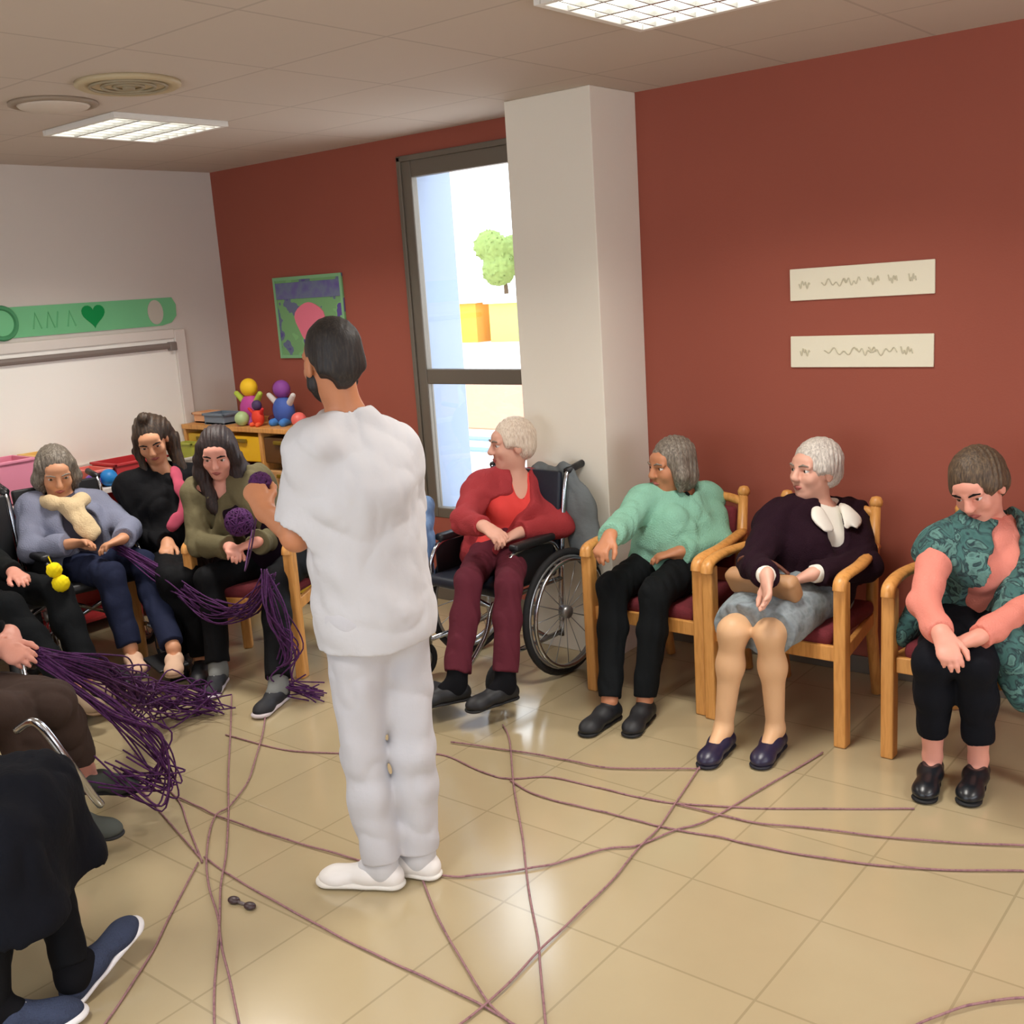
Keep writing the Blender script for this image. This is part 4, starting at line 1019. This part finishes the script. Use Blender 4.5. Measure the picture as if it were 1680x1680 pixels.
# made-up grey drape modelled in place of a shadow behind the red woman's wheelchair
b = Clay(); b.chain([V3(-2.98, 4.04, .92), V3(-2.92, 4.04, .76), V3(-2.86, 4.02, .58)], [.055, .085, .10], .05, n=(0, 1, 0), sq=.45)
b.cone(V3(-3.02, 4.05, .90), V3(-3.15, 4.06, .92), .04, .04, .03)
tag(clay_obj('coat', b, .008, flat('grey_shadow_form', (112, 118, 120), .95, bump=.3), None, V3(0, 0, 0), folds(.006, 8)), 'grey shape standing in for a shadow behind the wheelchair of the woman in red', 'coat')
b = Clay(); b.chain([V3(-3.53, 3.66, .80), V3(-3.54, 3.60, .66), V3(-3.53, 3.60, .50)], [.05, .075, .07], .04, n=(0, 1, 0), sq=.5)
tag(clay_obj('blue_jacket', b, .007, ramp_mat('denim', [(.3, (70, 96, 140)), (.5, (120, 150, 192)), (.7, (60, 84, 128))], 14, stretch=(1, 1, .3)), None, V3(0, 0, 0), folds(.007, 4)), 'blue jacket hung on the red woman\'s wheelchair, next to the man in white', 'jacket')

# ------------------------------------------------------------------ the people
SK = {k: principled('skin_'+k, c, .5, spec=.4, bump=.06, bscale=90, var=.05, vscale=14) for k, c in
      {'fair': (222, 168, 146), 'rosy': (226, 158, 138), 'warm': (206, 148, 112), 'tan': (190, 128, 92), 'stocking': (214, 170, 128)}.items()}
HM = {}
def hairmat(n, a, b, c):
    HM[n] = ramp_mat('hair_'+n, [(.3, a), (.5, b), (.7, c)], 70, 'noise', .6, (2.4, 2.4, .5), .25); return HM[n]
hairmat('black', (20, 17, 17), (34, 29, 27), (52, 45, 38)); hairmat('darkbrown', (26, 16, 18), (42, 28, 27), (60, 42, 38))
hairmat('greybrown', (84, 76, 68), (116, 106, 94), (150, 142, 128)); hairmat('silver', (158, 150, 142), (196, 188, 178), (222, 214, 202))
hairmat('white', (196, 176, 156), (222, 204, 184), (238, 226, 208)); hairmat('brown', (58, 46, 36), (84, 68, 52), (112, 92, 68))
hairmat('longbrown', (30, 22, 18), (54, 40, 28), (84, 62, 42))

# the nurse, standing with his back to us
P, R = person('nurse', 'man in a white tunic and white trousers standing with his back to the camera', face=(-.93, .30, -.10), girth=1.04, armg=1.08, legg=.98, hs=.98, brow='dark',
              org=V3(-2.32, 2.13, 0), toes={'L': (-2.52, 1.955, .09), 'R': (-2.49, 2.10, .09)})
body(P, R, SK['tan'], {'L': dict(d=(-.5, .15, .55), n=(-.7, .6, -.1), curl=.75), 'R': dict(d=(-.6, .5, .2), n=(-.3, -.2, -.8), curl=.6)})
hair(P, R, HM['black'], 'crop', .002)
b = Clay(); H_ = P.hp; b.ell(H_(0, .020, -.055), P.ax, V3(.064, .070, .068)*P.hs, .02)
b.cone(H_(-.067, .0, -.0), H_(-.062, .012, -.06), .012, .016, .02); b.cone(H_(.067, .0, -.0), H_(.062, .012, -.06), .012, .016, .02)
b.ell(H_(0, .085, -.0), P.ax, V3(.055, .06, .048)*P.hs, .01, sub=True); b.ell(H_(0, -.06, -.09), P.ax, V3(.08, .075, .07), .01, sub=True)
b.ell(H_(0, .09, -.058), P.ax, V3(.022, .02, .009), .006, sub=True)
clay_obj('beard', b, .004, HM['black'], R, P.org)
WHITE = flat('white_cotton', (200, 200, 203), .85, bump=.15, sheen=.1); 
b = Clay(); j = P.J
torso_clay(b, P, .022, 0, 0, low=False)
dn = V3(0, 0, -1); up_ = V3(0, 0, 1)
b.cone(P.sm-up_*.16, P.hm+up_*.0, .155, .172, .08, P.f, .76); b.cone(P.hm+up_*.0, P.hm-up_*.16, .172, .186, .05, P.f, .84)
b.cut(P.hm-up_*.085, dn, P.hm-up_*.33, .36)
b.cut(j['neck']+P.s*.022, P.s, j['neck']+P.s*.10, .13); b.cone(j['neck']+P.s*.06, j['neck']+P.s*.0, .062, .060, .01, sub=True)
for s in 'LR':
    b.layer(); b.cone(j['sh'+s], j['el'+s], .062, .070, .03); d = unit(j['el'+s]-j['sh'+s]); p = j['sh'+s]+(j['el'+s]-j['sh'+s])*(.84 if s == 'L' else .68)
    b.cut(p, d, p+d*.095, .12); b.merge(.045)
clay_obj('tunic', b, .0065, WHITE, R, P.org, lambda Q, fa=folds(.006, 21, .8, 2.5), fb=folds(.0032, 5, 1.9, 2.0): fa(Q)+fb(Q))
trousers(P, R, flat('white_trouser_cotton', (196, 196, 201), .85, bump=.15), .014, .030, .97, fold=.006, seed=9)
for s in 'LR': sock(P, R, s, WHITE, .07)
for s in 'LR': shoe(P, R, s, flat('white_shoe', (232, 228, 224), .5), flat('white_sole', (222, 218, 210), .6), 'sneaker', .27)

# woman in red, wheelchair
P, R = person('red', 'elderly white-haired woman in a red cardigan and plum trousers in a wheelchair', face=gaze(-.93, -.28, -.06), girth=1.02, legg=.80,
              toes={'L': (-2.84, 3.16, .17), 'R': (-3.06, 3.06, .17)}, up=V3(-.05, .0, 1))
body(P, R, SK['fair'], {'R': dict(d=(.75, -.15, -.25), n=(0, .1, -1), curl=.45), 'L': dict(d=(-.5, -.75, -.25), n=(0, .2, -1), curl=.5)})
hair(P, R, HM['white'], 'short', .004, vol=.004)
top(P, R, 'inner_top', flat('coral_red', (232, 76, 72), .85, bump=.2), .010, .5, bust=.005, belly=.0, fold=0, neck='v', seed=4, sleeves=False)
top(P, R, 'cardigan', flat('brick_red_knit', (168, 60, 64), .9, bump=.5, bscale=200), .024, .93, ta=.020, bust=.012, belly=.01, neck='v', seed=5, open_=(.058, .085, 0), fold=.007)
trousers(P, R, flat('plum_red_trousers', (92, 36, 48), .85, bump=.2), .014, .032, .90, fold=.006, seed=6)
for s in 'LR':
    sock(P, R, s, flat('black_sock', (22, 22, 28), .9), .07); shoe(P, R, s, flat('black_shoe', (22, 23, 27), .55), flat('black_sole', (16, 16, 18), .7), 'shoe', .235)

# woman in mint
P, R = person('mint', 'grey-haired woman in a mint green sweater and black trousers, looking left', face=gaze(-.86, -.42, -.10), girth=.98,
              toes={'L': (-2.25, 3.38, .09), 'R': (-2.41, 3.33, .09)})
body(P, R, SK['tan'], {'R': dict(d=(.05, -.75, -.45), n=(.1, -.3, -.9), curl=.8), 'L': dict(d=(-.75, -.5, -.15), n=(0, .1, -1), curl=.45)})
hair(P, R, HM['greybrown'], 'bob', .005, vol=.004)
top(P, R, 'sweater', flat('mint_knit', (140, 192, 168), .95, bump=.6, bscale=170), .022, .93, ta=.026, bust=.02, belly=.03, neck='cowl', seed=7, fold=.007)
b = Clay(); N = P.J['neck']; b.chain([N+P.l2*.058+P.s*.01, N+P.f2*.065-P.s*.015, N-P.l2*.058+P.s*.01, N-P.f2*.05+P.s*.02, N+P.l2*.058+P.s*.01], [.024]*5, .02)
clay_obj('neck_scarf', b, .006, flat('dark_teal_scarf', (42, 58, 56), .9), R, P.org)
trousers(P, R, flat('black_green_trousers', (22, 27, 30), .85, bump=.2), .012, .016, .97, fold=.005, seed=8)
for s in 'LR': shoe(P, R, s, flat('black_shoe', (22, 23, 27)), MT['black_sole'], 'shoe', .24)

# woman with skirt and handbag
P, R = person('plum', 'silver-haired woman in dark plum cardigan, white collar and grey skirt', face=gaze(-.86, -.45, .02), girth=1.12,
              toes={'L': (-1.69, 3.39, .09), 'R': (-1.86, 3.29, .09)}, legg=.92)
body(P, R, SK['fair'], {'R': dict(d=(.25, -.5, -.65), n=(.1, -.6, -.6), curl=.35), 'L': dict(d=(-.75, -.35, -.35), n=(0, -.2, -1), curl=.4)})
hair(P, R, HM['silver'], 'short', .005, vol=.006)
b = Clay()
for s in 'LR': leg_clay(b, P, s, .003, .004, 1.0); b.cone(P.J['ank'+s], P.J['ank'+s]+unit(P.foot[s])*.08-V3(0, 0, .04), .036, .03, .02)
clay_obj('stockings', b, .006, SK['stocking'], R, P.org)
top(P, R, 'blouse', flat('white_blouse', (236, 232, 220), .8), .010, .985, ta=.010, bust=.01, belly=.0, neck='round', fold=0, seed=10)
b = Clay(); N = P.J['neck']
nn = unit(P.f2*.8+P.s*.6)
for q in (-1, 1):
    b.chain([N+P.l2*.045*q-P.f2*.045+P.s*.03, N+P.l2*.072*q+P.f2*.01+P.s*.01, N+P.l2*.070*q+P.f2*.085-P.s*.02], [.014, .018, .020], .02)
    b.chain([N+P.l2*.072*q+P.f2*.075-P.s*.012, N+P.l2*.085*q+P.f2*.130-P.s*.050, N+P.l2*.080*q+P.f2*.160-P.s*.085], [.024, .034, .012], .02, n=nn, sq=.35)
    b.chain([N+P.l2*.068*q+P.f2*.110-P.s*.030, N+P.l2*.040*q+P.f2*.150-P.s*.085], [.022, .012], .03, n=nn, sq=.35)
b.cone(N+P.s*.10+P.f2*.03, N+P.s*.02+P.f2*.03, .07, .058, .01, sub=True)
clay_obj('collar', b, .005, MT['white_blouse'], R, P.org)
top(P, R, 'cardigan', flat('dark_plum_knit', (58, 24, 42), .92, bump=.5, bscale=200), .027, .90, ta=.026, bust=.025, belly=.03, neck='v', seed=11, hem=0, fold=.006)
b = Clay(); j = P.J
b.cone(j['hipR'], j['hipL'], .125, .125, .05)
for s in 'LR': b.cone(j['hip'+s], j['hip'+s]+(j['kne'+s]-j['hip'+s])*.97, .115, .088, .05)
kk = (j['kneR']+j['kneL'])/2; b.cone(P.hm, kk, .10, .078, .05)
d = unit(kk-P.hm); p = P.hm+(kk-P.hm)*.93; b.cut(p, d, p+d*.14, .22)
clay_obj('skirt', b, .0065, ramp_mat('grey_skirt', [(.3, (112, 122, 126)), (.5, (138, 148, 152)), (.7, (122, 130, 136))], 30), R, P.org, folds(.007, 12))
for s in 'LR': shoe(P, R, s, flat('navy_leather', (38, 34, 60), .35), flat('dark_sole', (24, 22, 34), .7), 'loafer', .235)
t = thing('handbag', 'tan handbag on the lap of the woman in the grey skirt', 'bag', (-1.79, 3.66, .58), -.1)
b = Clay(); b.box(V3(0, 0, .045), [unit(V3(1, 0, 0)), unit(V3(0, .85, .5)), unit(V3(0, -.5, .85))], (.15, .034, .055), .025)
clay_obj('bag_body', b, .006, flat('tan_leather', (176, 132, 92), .55, bump=.1), t, V3(0, 0, 0), folds(.003, 2))
bm = bmesh.new(); tube(bm, spline([(-.11, .0, .10), (-.07, -.03, .15), (.05, -.03, .15), (.11, 0, .10)], 5), .007); obj('handle', bm, flat('brown_strap', (104, 60, 44), .5), t, True)

# woman in the patterned gilet
P, R = person('vest', 'woman with head bowed, in a teal patterned gilet over coral sleeves', face=gaze(-.66, -.62, -.48), girth=1.12,
              toes={'L': (-.965, 3.35, .09), 'R': (-1.09, 3.34, .09)}, up=V3(-.15, .1, 1), brow='dark')
body(P, R, SK['rosy'], {'R': dict(d=(.45, -.55, -.5), n=(.3, 0, -1), curl=.45), 'L': dict(d=(-.7, -.5, -.25), n=(-.1, 0, -1), curl=.4)})
hair(P, R, HM['brown'], 'short', .005, vol=.010)
top(P, R, 'jumper', flat('coral_knit', (226, 140, 124), .9, bump=.4, bscale=160), .014, .95, ta=.016, bust=.01, belly=.01, neck='round', seed=13, fold=.004)
PAT = ramp_mat('teal_print', [(.2, (46, 84, 82)), (.42, (66, 108, 104)), (.5, (30, 48, 54)), (.56, (94, 136, 128)), (.75, (36, 62, 66))], 16, 'noise', .9, distort=1.2, bump=.5)
top(P, R, 'gilet', PAT, .034, .9, bust=.025, belly=.02, neck='v', seed=14, open_=(.055, .048, 0), sleeves=False, fold=.008, hipt=.05)
b = Clay(); j = P.J
for q, x in ((1, .24), (-1, .22)):
    a = P.hm+P.l*x*q*.9+P.f*.06+V3(0, 0, .06)
    b.chain([P.hm+P.l*.12*q+V3(0, 0, .10), a, a+P.f*.16+P.l*.04*q+V3(0, 0, -.16)], [.08, .075, .06], .05, n=P.l, sq=.55)
b.chain([P.hm+P.l*.12+P.f*.10+V3(0, 0, .09), P.J['kneL']+P.l*.06-P.f*.12+V3(0, 0, .05), P.J['kneL']+P.l*.14-P.f*.10+V3(0, 0, -.10)], [.075, .07, .05], .05)
clay_obj('gilet_hem', b, .007, PAT, R, P.org, folds(.009, 15))
trousers(P, R, flat('navy_capri', (24, 27, 38), .85, bump=.2), .012, .016, .76, fold=.005, seed=16)
for s in 'LR': shoe(P, R, s, flat('black_clog', (24, 27, 32), .3), MT['black_sole'], 'loafer', .25)

# woman in olive
P, R = person('olive', 'young woman with long dark hair, olive jacket and black trousers, smiling down', face=gaze(.05, -.92, -.35), girth=.98,
              toes={'L': (-3.79, 2.78, .09), 'R': (-4.12, 2.70, .09)}, up=V3(.05, 0, 1), brow='dark', legg=1.0, hairline=.018)
body(P, R, SK['rosy'], {'R': dict(d=(.8, -.4, -.1), n=(.1, -.3, -1), curl=.7), 'L': dict(d=(-.6, -.6, -.2), n=(-.2, 0, -1), curl=.7)})
hair(P, R, HM['darkbrown'], 'long', .006, vol=.006)
top(P, R, 'inner_top', flat('dark_purple_top', (46, 24, 48), .9), .014, .5, bust=.01, neck='v', seed=17, sleeves=False, fold=0)
top(P, R, 'jacket', flat('olive_fabric', (104, 96, 70), .85, bump=.3), .026, .92, ta=.028, bust=.02, belly=.0, neck='cowl', seed=18, open_=(.058, .068, 0), fold=.009)
trousers(P, R, flat('black_trousers', (20, 21, 26), .8, bump=.2), .012, .024, .94, fold=.005, seed=19)
for s in 'LR':
    sock(P, R, s, flat('pale_sock', (120, 122, 120), .9), .07); shoe(P, R, s, flat('black_canvas', (28, 28, 34), .7), flat('pale_sole', (206, 196, 200), .6), 'sneaker', .25)

# woman in grey cardigan and scarf
P, R = person('cardi', 'elderly woman with grey hair, grey-blue cardigan and long beige scarf in a wheelchair', face=gaze(.42, -.80, -.38), girth=.96,
              toes={'L': (-4.26, 2.64, .2), 'R': (-4.42, 2.58, .2)}, hs=1.06, hairline=.024)
body(P, R, SK['warm'], {'R': dict(d=(.6, .3, .05), n=(.2, -.4, -.8), curl=.5), 'L': dict(d=(-.1, -.7, -.1), n=(.2, 0, -1), curl=.6)})
hair(P, R, HM['greybrown'], 'bob', .006, vol=.002, seed=9)
GC = flat('grey_blue_knit', (128, 132, 152), .95, bump=.5, bscale=160)
top(P, R, 'inner_top', flat('charcoal_top', (64, 62, 74), .9), .014, .5, bust=.005, neck='round', seed=20, sleeves=False, fold=0)
top(P, R, 'cardigan', GC, .026, .86, ta=.028, bust=.015, belly=.02, neck='v', seed=21, open_=(.06, .085, 0), fold=.008)
b = Clay(); N = P.J['neck']
b.chain([N+P.l2*.085-P.s*.0, N+P.f2*.115-P.s*.055, N-P.l2*.085-P.s*.0, N-P.f2*.06+P.s*.03, N+P.l2*.085-P.s*.0], [.038, .036, .038, .032, .038], .03)
for q in (-1, 1): b.chain([N+P.l2*.10*q+P.f2*.02+P.s*.02, N+P.l2*.075*q+P.f2*.12-P.s*.02, P.sm+P.f2*.185-P.s*.05], [.036, .034, .032], .03)
b.chain([N+P.f2*.12-P.s*.05, P.sm+P.f2*.185-P.s*.08, P.sm*.5+P.hm*.5+P.fm*.205, P.hm+P.f*.21+P.s*.10], [.044, .042, .044, .048], .03, n=P.f2, sq=.55)
clay_obj('scarf', b, .006, flat('beige_scarf', (214, 190, 150), .95, bump=.6, bscale=120), R, P.org, folds(.006, 22))
trousers(P, R, flat('navy_trousers', (30, 36, 60), .85, bump=.2), .014, .024, .95, fold=.005, seed=23)
for s in 'LR': shoe(P, R, s, flat('beige_slipper', (214, 178, 152), .8), flat('slipper_sole', (150, 124, 100), .8), 'slipper', .225)

# woman in black
P, R = person('black', 'long-haired woman with hair tied on top and black jacket with pink scarf, leaning over', face=gaze(.22, -.80, -.45), girth=1.0,
              up=V3(-.15, -.05, 1), brow='dark', hairline=.024)
body(P, R, SK['warm'], {'R': dict(d=(.6, -.5, -.3), n=(0, 0, -1), curl=.5), 'L': dict(d=(.3, -.7, -.3), n=(0, 0, -1), curl=.5)})
hair(P, R, HM['longbrown'], 'topknot_long', .006)
top(P, R, 'jacket', flat('black_fabric', (22, 22, 27), .85, bump=.3), .030, .94, ta=.030, bust=.02, neck='cowl', seed=24, fold=.009)
b = Clay(); N = P.J['neck']; b.chain([N+P.l2*.04+P.f2*.10-P.s*.02, P.sm+P.f2*.20-P.s*.07+P.l2*.025, P.sm+P.f2*.22-P.s*.17+P.l2*.035, P.hm+P.f*.225+P.s*.13+P.l*.035], [.026, .030, .028, .034], .02, n=P.f2, sq=.5)
clay_obj('scarf', b, .006, flat('rose_scarf', (176, 76, 96), .9), R, P.org, folds(.005, 25))
trousers(P, R, MT['black_trousers'], .014, .022, .97, fold=.005, seed=26)
for s in 'LR': shoe(P, R, s, MT['black_shoe'], MT['black_sole'], 'shoe', .24)

# the three people cut by the left edge
P, R = person('edgefar', 'person at the left edge with one pale hand on dark trousers, farthest of three', face=(.9, .2, -.3), toes={'L': (-4.36, 2.43, .17), 'R': (-4.30, 2.28, .17)})
body(P, R, SK['rosy'], {'L': dict(d=(.8, -.1, -.1), n=(0, 0, -1), curl=.35), 'R': dict(d=(.8, .2, -.1), n=(0, 0, -1), curl=.4)})
hair(P, R, HM['silver'], 'short', .004)
top(P, R, 'jumper', flat('dark_green_grey', (34, 38, 38), .9, bump=.3), .024, .92, ta=.024, neck='round', seed=27, fold=.006)
trousers(P, R, flat('dark_navy_trousers', (22, 26, 32), .85, bump=.2), .014, .028, .97, fold=.005, seed=28)
for s in 'LR': shoe(P, R, s, flat('beige_grey_shoe', (150, 128, 104), .7), MT['slipper_sole'], 'shoe', .235)

P, R = person('edgemid', 'person at the left edge with clasped hands over brown trousers', face=(.8, .4, -.4), toes={'L': (-3.38, 1.90, .2), 'R': (-3.20, 1.72, .16)})
body(P, R, SK['rosy'], {'L': dict(d=(.75, -.25, -.25), n=(-.1, -.5, -.7), curl=.6, sc=1.05), 'R': dict(d=(.75, .15, -.15), n=(-.1, .5, -.7), curl=.6, sc=1.05)})
hair(P, R, HM['silver'], 'short', .004)
top(P, R, 'jumper', flat('black_knit', (26, 26, 30), .95, bump=.4), .026, .92, ta=.026, neck='round', seed=29, fold=.006)
trousers(P, R, flat('brown_trousers', (66, 52, 46), .85, bump=.2), .016, .030, .80, fold=.006, seed=30)
for s in 'LR': shoe(P, R, s, flat('grey_slipper', (76, 80, 76), .9), MT['black_sole'], 'slipper', .235)

P, R = person('edgenear', 'person at the bottom left in long dark coat and navy white-soled trainers', face=(.3, .9, -.2), toes={'L': (-2.655, 1.42, .19), 'R': (-2.55, 1.14, .1)},
              tilt={'L': .38, 'R': 0}, legg=.95)
body(P, R, SK['fair'], {'L': dict(d=(.6, .5, -.1), n=(0, 0, -1), curl=.4), 'R': dict(d=(.6, .5, -.1), n=(0, 0, -1), curl=.4)})
hair(P, R, HM['brown'], 'short', .004)
COAT = flat('midnight_coat', (20, 24, 36), .9, bump=.3)
top(P, R, 'coat', COAT, .032, .94, ta=.030, neck='high', seed=31, fold=.006)
b = Clay(); j = P.J
b.cone(j['hipR'], j['hipL'], .14, .14, .05)
for s in 'LR':
    b.cone(j['hip'+s], j['kne'+s], .125, .105, .06); b.cone(j['kne'+s], j['kne'+s]+V3(.03, .02, -.20), .105, .125, .06)
b.cone((j['kneL']+j['kneR'])/2, (j['kneL']+j['kneR'])/2+V3(-.02, 0, -.20), .12, .13, .08); b.cone(P.hm, (j['kneL']+j['kneR'])/2, .13, .12, .06)
kc = (j['kneL']+j['kneR'])/2; b.cut(V3(kc[0], kc[1], .28), (0, 0, -1), V3(kc[0], kc[1], .02), .42)
clay_obj('coat_skirt', b, .0075, COAT, R, P.org, folds(.007, 32))
trousers(P, R, MT['black_trousers'], .010, .016, .99, fold=.004, seed=33)
for s in 'LR': sock(P, R, s, MT['black_sock'], .08)
for s in 'LR': shoe(P, R, s, flat('navy_mesh', (58, 66, 88), .8, bump=.5, bscale=200, var=.2, vscale=40), flat('bright_white_sole', (226, 224, 226), .6), 'sneaker', .27)
# ------------------------------------------------------------------ the purple yarn
YARN = ramp_mat('purple_yarn', [(.3, (140, 100, 106)), (.5, (154, 116, 116)), (.7, (126, 88, 98))], 60, 'noise', .95, bump=.4)
YDARK = ramp_mat('dark_purple_yarn', [(.3, (52, 20, 62)), (.5, (84, 36, 92)), (.7, (62, 26, 66))], 60, 'noise', .95, bump=.4)
YL = {'A': 'upper yarn strand from the left wheelchair to the knot left of the nurse', 'B': 'lower yarn strand from the left wheelchair to the knot left of the nurse',
      'C': 'yarn strand winding behind the nurse\'s shoes to the middle wooden chairs', 'D': 'straight yarn strand from the olive jacket woman\'s foot down to the lower edge',
      'E': 'wavy yarn strand beside the straight one left of the nurse', 'F': 'long yarn strand from the knot to the bottom middle, passing the small dark clip',
      'G': 'yarn strand from the knot to the bottom left corner', 'H': 'curved yarn strand from the nurse\'s right foot to the bottom middle',
      'I': 'nearly upright yarn strand from the wheelchair footplates to the bottom edge', 'J': 'long diagonal yarn strand from the skirted woman\'s navy shoe to the bottom middle',
      'K': 'yarn strand passing behind the nurse\'s legs to the right in front of the chairs', 'L': 'lowest of the yarn strands running to the right edge',
      'M': 'middle yarn strand running to the right edge', 'N': 'yarn strand nearest the feet of the woman in mint', 'O': 'short yarn strand in the bottom right corner'}
for i, (k, pts) in enumerate(STRANDS.items()):
    bm = bmesh.new(); z = .0045+.0012*(i % 5)
    sp = spline([(x, y, z) for x, y in pts], 8)
    for q, v in enumerate(sp): v.z = z+.001*math.sin(q*.7)
    tube(bm, sp, .0034, 6)
    tag(obj('yarn_strand', bm, YARN, None, True), YL[k], 'yarn', 'purple yarn strands across the floor')
def tangle(name, label, pts, spread, n, seed, r=.0035, mat=None):
    """a loose skein: many loops sagging along one path"""
    rs = random.Random(seed); bm = bmesh.new()
    for k in range(n):
        p = []
        ph = rs.uniform(0, 6); am = rs.uniform(.3, 1)
        for q in range(len(pts)):
            c = Vector(pts[q]); s = spread[q]
            v = c+Vector((rs.gauss(0, s)*am, rs.gauss(0, s)*am, rs.gauss(0, s*.7)))
            v.z = max(.008, v.z); p.append(v)
        tube(bm, spline(p, 7), r, 5)
    o = obj(name, bm, mat or YDARK, None, True); return tag(o, label, 'yarn')
tangle('yarn_tangle', 'dark purple yarn tangle from the clasped hands at the left edge along the wheelchair footplates', [(-3.60, 1.72, .66), (-3.66, 1.98, .50), (-3.86, 2.20, .30), (-4.05, 2.36, .16), (-4.12, 2.52, .10), (-3.98, 2.66, .06)], [.015, .04, .06, .08, .09, .05], 46, 1)
tangle('yarn_tangle', 'dark purple yarn heap around the slippers at the left edge', [(-3.60, 1.72, .64), (-3.42, 1.86, .44), (-3.36, 1.98, .26), (-3.32, 1.96, .12), (-3.40, 1.84, .2)], [.012, .03, .05, .06, .05], 22, 2)
tangle('yarn_tangle', 'dark purple yarn hanging across the laps of the two long-haired women', [(-4.86, 2.80, .66), (-4.60, 2.90, .50), (-4.30, 2.92, .38), (-4.08, 2.98, .40), (-3.92, 3.0, .56)], [.02, .03, .035, .035, .02], 26, 3)
tangle('yarn_tangle', 'dark purple yarn falling from the olive jacket woman\'s knee to the floor by the nurse', [(-3.90, 2.95, .60), (-3.82, 2.92, .42), (-3.80, 2.96, .24), (-3.86, 2.90, .10), (-3.72, 3.02, .03)], [.02, .04, .05, .05, .06], 18, 4)
def yarn_ball(label, c, r, seed):
    rs = random.Random(seed); bm = bmesh.new()
    for k in range(26):
        n = Vector((rs.gauss(0, 1), rs.gauss(0, 1), rs.gauss(0, 1))).normalized(); a = n.orthogonal().normalized(); b_ = n.cross(a)
        tube(bm, [Vector(c)+(a*math.cos(t)+b_*math.sin(t))*r*rs.uniform(.95, 1.02)+n*rs.uniform(-.01, .01) for t in np.linspace(0, 2*PI, 18, endpoint=False)], .0045, 5, True)
    bmesh.ops.create_icosphere(bm, subdivisions=2, radius=r*.93, matrix=Matrix.Translation(c))
    tag(obj('yarn_ball', bm, YDARK, None, True), label, 'yarn ball')
NW = J['nurse']['wrL']
yarn_ball('ball of dark purple yarn in the raised hand of the man in white', (NW[0]-.07, NW[1]+.05, NW[2]+.07), .032, 1)
OW = J['olive']
yarn_ball('ball of dark purple yarn held against the chest of the woman in olive', ((OW['wrR'][0]+OW['wrL'][0])/2+.03, (OW['wrR'][1]+OW['wrL'][1])/2-.03, OW['wrR'][2]+.13), .065, 2)
bm = bmesh.new(); sp = spline([(NW[0]-.08, NW[1]+.06, NW[2]+.06), (-3.1, 2.3, .95), (-3.7, 2.7, .70), (OW['wrL'][0]+.05, OW['wrL'][1]-.05, OW['wrL'][2]+.08)], 10); tube(bm, sp, .003, 5)
tag(obj('yarn_strand', bm, YDARK, None, True), 'yarn strand stretched from the hand of the man in white to the woman in olive', 'yarn', 'purple yarn strands across the floor')
# small things
t = thing('hair_clip', 'small dark two-lobed clip lying on the floor left of the nurse', 'hair clip', (-2.61, 1.745, 0), .1)
for x in (-.035, .035):
    b = Clay(); b.ell(V3(x, 0, .010), np.eye(3), (.022, .016, .010)); clay_obj('clip_half', b, .003, flat('dark_brown_plastic', (64, 48, 50), .4), t, V3(0, 0, 0))
bm = bmesh.new(); tube(bm, [(-.02, 0, .009), (.02, 0, .009)], .005); obj('hinge', bm, flat('clip_grey', (110, 100, 100), .4), t, True)
t = thing('pompom', 'bright yellow double pompom hanging by the wheelchair armrest of the grey cardigan woman', 'pompom', (-4.715, 2.41, .55))
for i, (dz, r) in enumerate(((.105, .036), (.04, .040))):
    b = Clay(); b.ell(V3(.02*(1-i)*-1+.01, .012*(1-i)*-1, dz), np.eye(3), (r, r, r)); clay_obj('pompom_ball', b, .005, flat('yellow_wool', (248, 226, 30), .95), t, V3(0, 0, 0), strands(.0018, 3+i, (300, 300, 300)))
bm = bmesh.new(); tube(bm, [(-.01, -.01, .10), (-.03, -.02, .17)], .003, 5); obj('cord', bm, MT['yellow_wool'], t)
